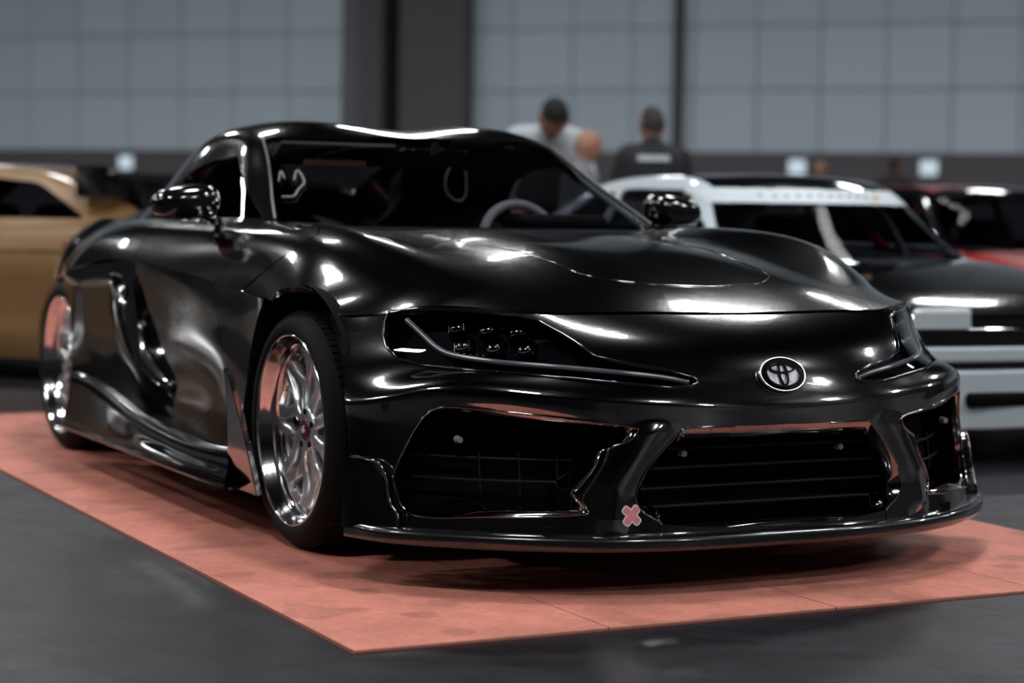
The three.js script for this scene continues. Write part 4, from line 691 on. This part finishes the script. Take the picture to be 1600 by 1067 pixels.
streetCar({
  name: 'race_car', label: 'low white racing car with black hood and a white windscreen banner behind the black coupe', pos: [2.72, -.008, -.98], turn: 0, paint: MAT.white, hood: MAT.gloss, roof: MAT.gloss, header: -1.58, cowlY: .74, roofY: 1.13,
  detail(c, k, { us, cs }) {
    const bar = part('front_bumper', bumperBar(.80, .0, .40, .432, 0), MAT.white, c);
    part('front_bumper', bumperBar(.81, .02, .145, .345, 0), MAT.white, c);
    part('bumper_slot', box(1.2, .055, .06, 0, .248, .095, .02), MAT.dark, c);
    part('nose_panel', bumperBar(.77, -.04, .345, .50, 0), MAT.gloss, c);
    for (const s of [-1, 1]) { const h = box(.26, .13, .05, s * .60, .52, -.06, .02); h.rotateX(0); part('headlight_cover', h, MAT.white, c); part('bolt', new THREE.SphereGeometry(.012, 10, 8).translate(s * .72, .325, .02), MAT.dark, c); }
    const P = (w, y) => { let b = null, bd = 1e9; for (let i = 0; i <= 50; i++) for (let j = 0; j <= 50; j++) { const p = cs.at(i / 100, j / 100), d = Math.hypot(Math.abs(p[0]) - w, p[1] - y); if (d < bd && p[2] > -2) { bd = d; b = p; } } return b; };
    const strip = panel(cs, { nu: 60, nv: 60, u1: .6, flip: true, hem: 0, lift: .004, keep: p => Math.min(p[1] - .985, 1.052 - p[1], p[2] + 2.0, .56 - Math.abs(p[0])) });
    const b = part('windscreen_banner', strip, MAT.banner, c);
    for (let i = -7; i <= 3; i++) { const q = P(Math.abs(i) * .052, 1.015), g = new THREE.OctahedronGeometry(.012).scale(1, 1, .3); const o = part('banner_mark', g, MAT.bannerInk, b); o.position.set(i * .052 + (i < 0 ? 0 : 0), q[1] + .008, q[2] + .012); o.rotation.x = -.9; }
    { const q = P(.2, 1.015), o = part('banner_mark', new THREE.OctahedronGeometry(.02).scale(1.2, 1, .3), MAT.amber, b); o.position.set(.22, q[1] + .008, q[2] + .012); o.rotation.x = -.9; }
    part('harness_strap', tube([[.36, .97, -2.05], [.42, .86, -1.9], [.46, .78, -1.82]], .026, 10, 6), MAT.strap, c);
    part('roll_cage', tube([[-.58, .5, -1.62], [-.52, .98, -2.0], [-.3, 1.03, -2.1], [.3, 1.03, -2.1], [.52, .98, -2.0], [.58, .5, -1.62]], .02, 40, 8), MAT.steel, c);
  },
});
streetCar({
  name: 'red_car', label: 'red car with dark windscreen at the far right behind the white racing car', pos: [6.1, -.008, -3.55], turn: 0, paint: MAT.redPaint, hood: MAT.redPaint, roof: MAT.redPaint, frame: MAT.gloss, half: .86, cowlY: .74, roofY: 1.16,
  detail(c) { part('front_bumper', bumperBar(.85, .02, .12, .40, 0), MAT.redPaint, c); for (const s of [-1, 1]) part('headlight', box(.3, .08, .08, s * .58, .50, -.06, .03), MAT.gloss, c); },
});
streetCar({
  name: 'gold_car', label: 'gold coupe with a black rear wing standing behind the black coupe', pos: [-1.65, -.008, -8.46], turn: -137 * D2R, paint: MAT.gold, hood: MAT.gold, half: .9, cowlY: .80, roofY: 1.165, pillar: false, rear: -3.42,
  detail(c) {
    part('front_bumper', bumperBar(.88, .02, .12, .44, 0), MAT.gold, c); for (const s of [-1, 1]) part('headlight', box(.3, .08, .08, s * .6, .52, -.06, .03), MAT.gloss, c);
    const w = node('rear_wing', c, [0, 0, -3.32]);
    const s = new THREE.Shape(); s.moveTo(-.15, .01); s.quadraticCurveTo(-.05, -.025, .14, .0); s.quadraticCurveTo(.15, .012, .13, .018); s.quadraticCurveTo(-.03, .015, -.15, .05); s.closePath();
    const g = new THREE.ExtrudeGeometry(s, { depth: 1.5, bevelEnabled: false, curveSegments: 10 }); g.rotateY(Math.PI / 2); g.rotateY(Math.PI); g.translate(.75, 1.06, 0); part('wing_blade', g, MAT.gloss, w);
    for (const q of [-1, 1]) { part('wing_end_plate', box(.014, .17, .20, q * .755, 1.06, 0, .006), MAT.gloss, w); part('wing_stand', box(.015, .32, .10, q * .42, .90, -.06, .004), MAT.gloss, w); }
  },
});

streetCar({
  name: 'tan_car', label: 'dark tan car out of frame, mirrored in the black coupe door', pos: [-2.75, -.008, -3.3], turn: 0, paint: phy({ name: 'tan_paint', color: lin(.16, .115, .075), roughness: .4, clearcoat: 1, clearcoatRoughness: .04 }), hood: MAT.gloss, roof: MAT.gloss, half: .88, cowlY: .80, roofY: 1.25,
  detail(c) { part('front_bumper', bumperBar(.87, .02, .12, .42, 0), MAT.gloss, c); for (const s of [-1, 1]) part('headlight', box(.3, .08, .08, s * .58, .52, -.06, .03), MAT.gloss, c); },
});
// ---------- people ----------
// surface of a distance field on a grid (surface nets)
function netSurface(f, lo, hi, h) {
  const n = [0, 1, 2].map(a => Math.ceil((hi[a] - lo[a]) / h) + 1), [X, Y, Z] = n, F = new Float32Array(X * Y * Z), id = (i, j, k) => (k * Y + j) * X + i;
  for (let k = 0; k < Z; k++) for (let j = 0; j < Y; j++) for (let i = 0; i < X; i++) F[id(i, j, k)] = f(lo[0] + i * h, lo[1] + j * h, lo[2] + k * h);
  const V = new Int32Array(X * Y * Z).fill(-1), P = [], I = [];
  for (let k = 0; k < Z - 1; k++) for (let j = 0; j < Y - 1; j++) for (let i = 0; i < X - 1; i++) {
    let c = 0, sx = 0, sy = 0, sz = 0; const v = [];
    for (let b = 0; b < 8; b++) v.push(F[id(i + (b & 1), j + (b >> 1 & 1), k + (b >> 2))]);
    for (let a = 0; a < 8; a++) for (const m of [1, 2, 4]) { const b = a | m; if (b === a || (v[a] < 0) === (v[b] < 0)) continue; const t = v[a] / (v[a] - v[b]); sx += (a & 1) + (m === 1 ? t : 0); sy += (a >> 1 & 1) + (m === 2 ? t : 0); sz += (a >> 2) + (m === 4 ? t : 0); c++; }
    if (c) { V[id(i, j, k)] = P.length / 3; P.push(lo[0] + (i + sx / c) * h, lo[1] + (j + sy / c) * h, lo[2] + (k + sz / c) * h); }
  }
  for (let k = 1; k < Z - 1; k++) for (let j = 1; j < Y - 1; j++) for (let i = 1; i < X - 1; i++) {
    const a = F[id(i, j, k)] < 0, q = (p, r, s, t, fl) => { if (p < 0 || r < 0 || s < 0 || t < 0) return; if (fl) I.push(p, r, s, p, s, t); else I.push(p, s, r, p, t, s); };
    if (a !== F[id(i + 1, j, k)] < 0) q(V[id(i, j - 1, k - 1)], V[id(i, j, k - 1)], V[id(i, j, k)], V[id(i, j - 1, k)], a);
    if (a !== F[id(i, j + 1, k)] < 0) q(V[id(i - 1, j, k - 1)], V[id(i - 1, j, k)], V[id(i, j, k)], V[id(i, j, k - 1)], a);
    if (a !== F[id(i, j, k + 1)] < 0) q(V[id(i - 1, j - 1, k)], V[id(i, j - 1, k)], V[id(i, j, k)], V[id(i - 1, j, k)], a);
  }
  return geo(P, null, null, I);
}
const cap = (a, b, ra, rb) => (x, y, z) => { const ex = b[0] - a[0], ey = b[1] - a[1], ez = b[2] - a[2], t = clamp(((x - a[0]) * ex + (y - a[1]) * ey + (z - a[2]) * ez) / (ex * ex + ey * ey + ez * ez || 1e-9), 0, 1); return Math.hypot(x - a[0] - ex * t, y - a[1] - ey * t, z - a[2] - ez * t) - lerp(ra, rb, t); };
const egg = (c, r, m) => (x, y, z) => { const v = new THREE.Vector3(x - c[0], y - c[1], z - c[2]); if (m) v.applyMatrix3(m); const k = Math.hypot(v.x / r[0], v.y / r[1], v.z / r[2]); return (k - 1) * Math.min(...r); };
const blend = (fs, s) => (x, y, z) => { let d = fs[0](x, y, z); for (let i = 1; i < fs.length; i++) { const e = fs[i](x, y, z), h = clamp(.5 + .5 * (e - d) / s, 0, 1); d = lerp(e, d, h) - s * h * (1 - h); } return d; };
function person({ label, at, turn, height = 1.75, lean = 0, nod = 0, skin, hair, shirt, legs, bald = false, back = false, cell = .013 }) {
  const g = thing('person', label, 'person', [at[0], -.008, at[1]], turn), S = height / 1.75;
  const hip = [0, .93, 0], up = (d, x = 0, f = 0) => [x, hip[1] + Math.cos(lean) * d - Math.sin(lean) * f, Math.sin(lean) * d + Math.cos(lean) * f];
  const chest = up(.40), neck = up(.53), na = lean + nod, hd = d => [0, neck[1] + Math.cos(na) * d, neck[2] + Math.sin(na) * d + .01], head = hd(.17);
  const sc = p => p.map(v => v * S);
  const arm = s => { const sh = up(.46, s * .185), el = [s * .25, sh[1] - .27, sh[2] + .05], wr = [s * .22, el[1] - .14, el[2] + .20]; return [sh, el, wr]; };
  const hm = new THREE.Matrix3().set(1, 0, 0, 0, Math.cos(na), Math.sin(na), 0, -Math.sin(na), Math.cos(na));
  const leg = s => [[s * .09, .90, 0], [s * .10, .50, .02], [s * .10, .09, -.01], [s * .11, .04, .15]];
  const hand = s => { const w = arm(s)[2], f = [cap(w, [w[0], w[1] - .02, w[2] + .08], .034, .036)]; for (let k = 0; k < 4; k++) f.push(cap([w[0] + (k - 1.5) * .019, w[1] - .02, w[2] + .09], [w[0] + (k - 1.5) * .021, w[1] - .055, w[2] + .155 - Math.abs(k - 1.3) * .008], .0095, .008)); f.push(cap([w[0] - s * .03, w[1] - .01, w[2] + .04], [w[0] - s * .055, w[1] - .035, w[2] + .09], .011, .009)); return f; };
  const face = [egg(head, [.08, .112, .098], hm), egg([head[0], head[1] - .055 * Math.cos(na) + .03 * Math.sin(-na), head[2] + .02 + -.055 * Math.sin(na)], [.058, .06, .07]), cap(up(.50), hd(.08), .058, .056)];
  const nose = [0, head[1] - .015 * Math.cos(na) - .1 * Math.sin(na), head[2] + .1 * Math.cos(na) - .015 * Math.sin(na)];
  face.push(cap([0, nose[1] + .03, nose[2] - .012], nose, .01, .015)); for (const s of [-1, 1]) face.push(egg([s * .08, head[1] - .01, head[2] - .01], [.012, .032, .02]));
  const torso = [cap([-.07, .95, 0], up(.40, -.09), .125, .125), cap([.07, .95, 0], up(.40, .09), .125, .125), cap(up(.47, -.14), up(.47, .14), .075, .075)];
  const armF = [], armU = [], legF = []; for (const s of [-1, 1]) { const [a, b, c] = arm(s), l = leg(s); armF.push(cap(a, b, .055, .043), cap(b, c, .041, .03), ...hand(s)); armU.push(cap(a, [lerp(a[0], b[0], .8), lerp(a[1], b[1], .8), lerp(a[2], b[2], .8)], .064, .06)); legF.push(cap(l[0], l[1], .085, .062), cap(l[1], l[2], .06, .042), cap(l[2], l[3], .045, .04)); }
  const all = blend([...torso, ...face, ...armF, ...legF], .025), box3 = [[-.42, -.01, -.28], [.42, 1.85, .75]];
  const mk = (name, f, m, lo = box3[0], hi = box3[1]) => { const q = netSurface(f, lo, hi, cell); q.scale(S, S, S); return part(name, q, m, g); };
  mk('body', all, skin);
  mk('shirt', (x, y, z) => Math.max(blend([...torso, ...armU, cap(up(.49), up(.55), .068, .062)], .04)(x, y, z) - .012, .86 - y), shirt, [-.42, .8, -.28], [.42, 1.75, .75]);
  mk('trousers', (x, y, z) => Math.max(blend([...legF, cap([-.07, .95, 0], [.07, .95, 0], .125, .125)], .03)(x, y, z) - .012, y - .98, .06 - y), legs, [-.35, 0, -.28], [.35, 1.1, .35]);
  const hs = egg(head, bald ? [.078, .114, .100] : [.086, .124, .110], hm);
  mk('hair', (x, y, z) => { const dy = y - head[1], dz = z - head[2], a = dy * Math.cos(na) + dz * Math.sin(na), b = -dy * Math.sin(na) + dz * Math.cos(na); return Math.max(hs(x, y, z), -(a * .9 - b * .75 - (bald ? .012 : -.012)) * .8, -(all(x, y, z) + .004)); }, hair, [-.13, head[1] - .2, head[2] - .2], [.13, head[1] + .2, head[2] + .2]);
  if (back) { const b = box(.20, .035, .004, 0, 0, 0, .0015); const o = part('back_print', b, MAT.print, g); const p = up(.44, .02, -.142); o.position.set(p[0] * S, p[1] * S, p[2] * S); o.rotation.x = lean; }
  return g;
}
MAT.print = std(lin(.55, .58, .6), .6);
{
  const skinA = std(lin(.27, .125, .075), .55), skinB = std(lin(.33, .16, .10), .55), hairD = std(lin(.004, .004, .005), .8), hairG = std(lin(.03, .026, .026), .8), hairS = std(lin(.10, .06, .045), .7);
  const whiteT = std(lin(.45, .49, .52), .8), blackT = std(lin(.008, .008, .011), .8), navy = std(lin(.02, .022, .03), .8), grey = std(lin(.15, .16, .18), .8);
  const f = d => (px, depth) => { const x = (px - 800) / 3178.5 * depth; const y = 26.94 * D2R; return [-2.835 + Math.cos(y) * x + Math.sin(y) * depth, 5.105 + Math.sin(y) * x - Math.cos(y) * depth]; };
  const spot = f();
  person({ label: 'man in a white shirt bending forward with head down behind the coupe roof', at: spot(828, 14.1), turn: -15 * D2R, height: 2.0, lean: .86, nod: .1, skin: skinA, hair: hairD, shirt: whiteT, legs: navy });
  person({ label: 'short balding man with close-cropped hair behind the coupe windscreen pillar', at: spot(897, 12.35), turn: 65 * D2R, height: 1.45, lean: .05, nod: .2, skin: skinB, hair: hairS, shirt: grey, legs: navy, bald: true });
  person({ label: 'man in a black shirt with pale lettering seen from behind', at: spot(1017, 12.7), turn: 160 * D2R, height: 1.62, lean: .12, nod: .1, skin: skinA, hair: hairG, shirt: blackT, legs: navy, back: true });
  person({ label: 'distant short-haired person seen just over the white roof beside a wall sign', at: spot(1276, 28), turn: -30 * D2R, height: 1.74, skin: skinB, hair: hairS, shirt: navy, legs: navy, bald: true, cell: .018 });
  person({ label: 'distant dark-haired person in dark clothes seen above the red car roof', at: spot(1392, 28), turn: 120 * D2R, height: 1.80, skin: skinA, hair: hairD, shirt: blackT, legs: navy, cell: .018 });
}
renderer.render(scene, camera);
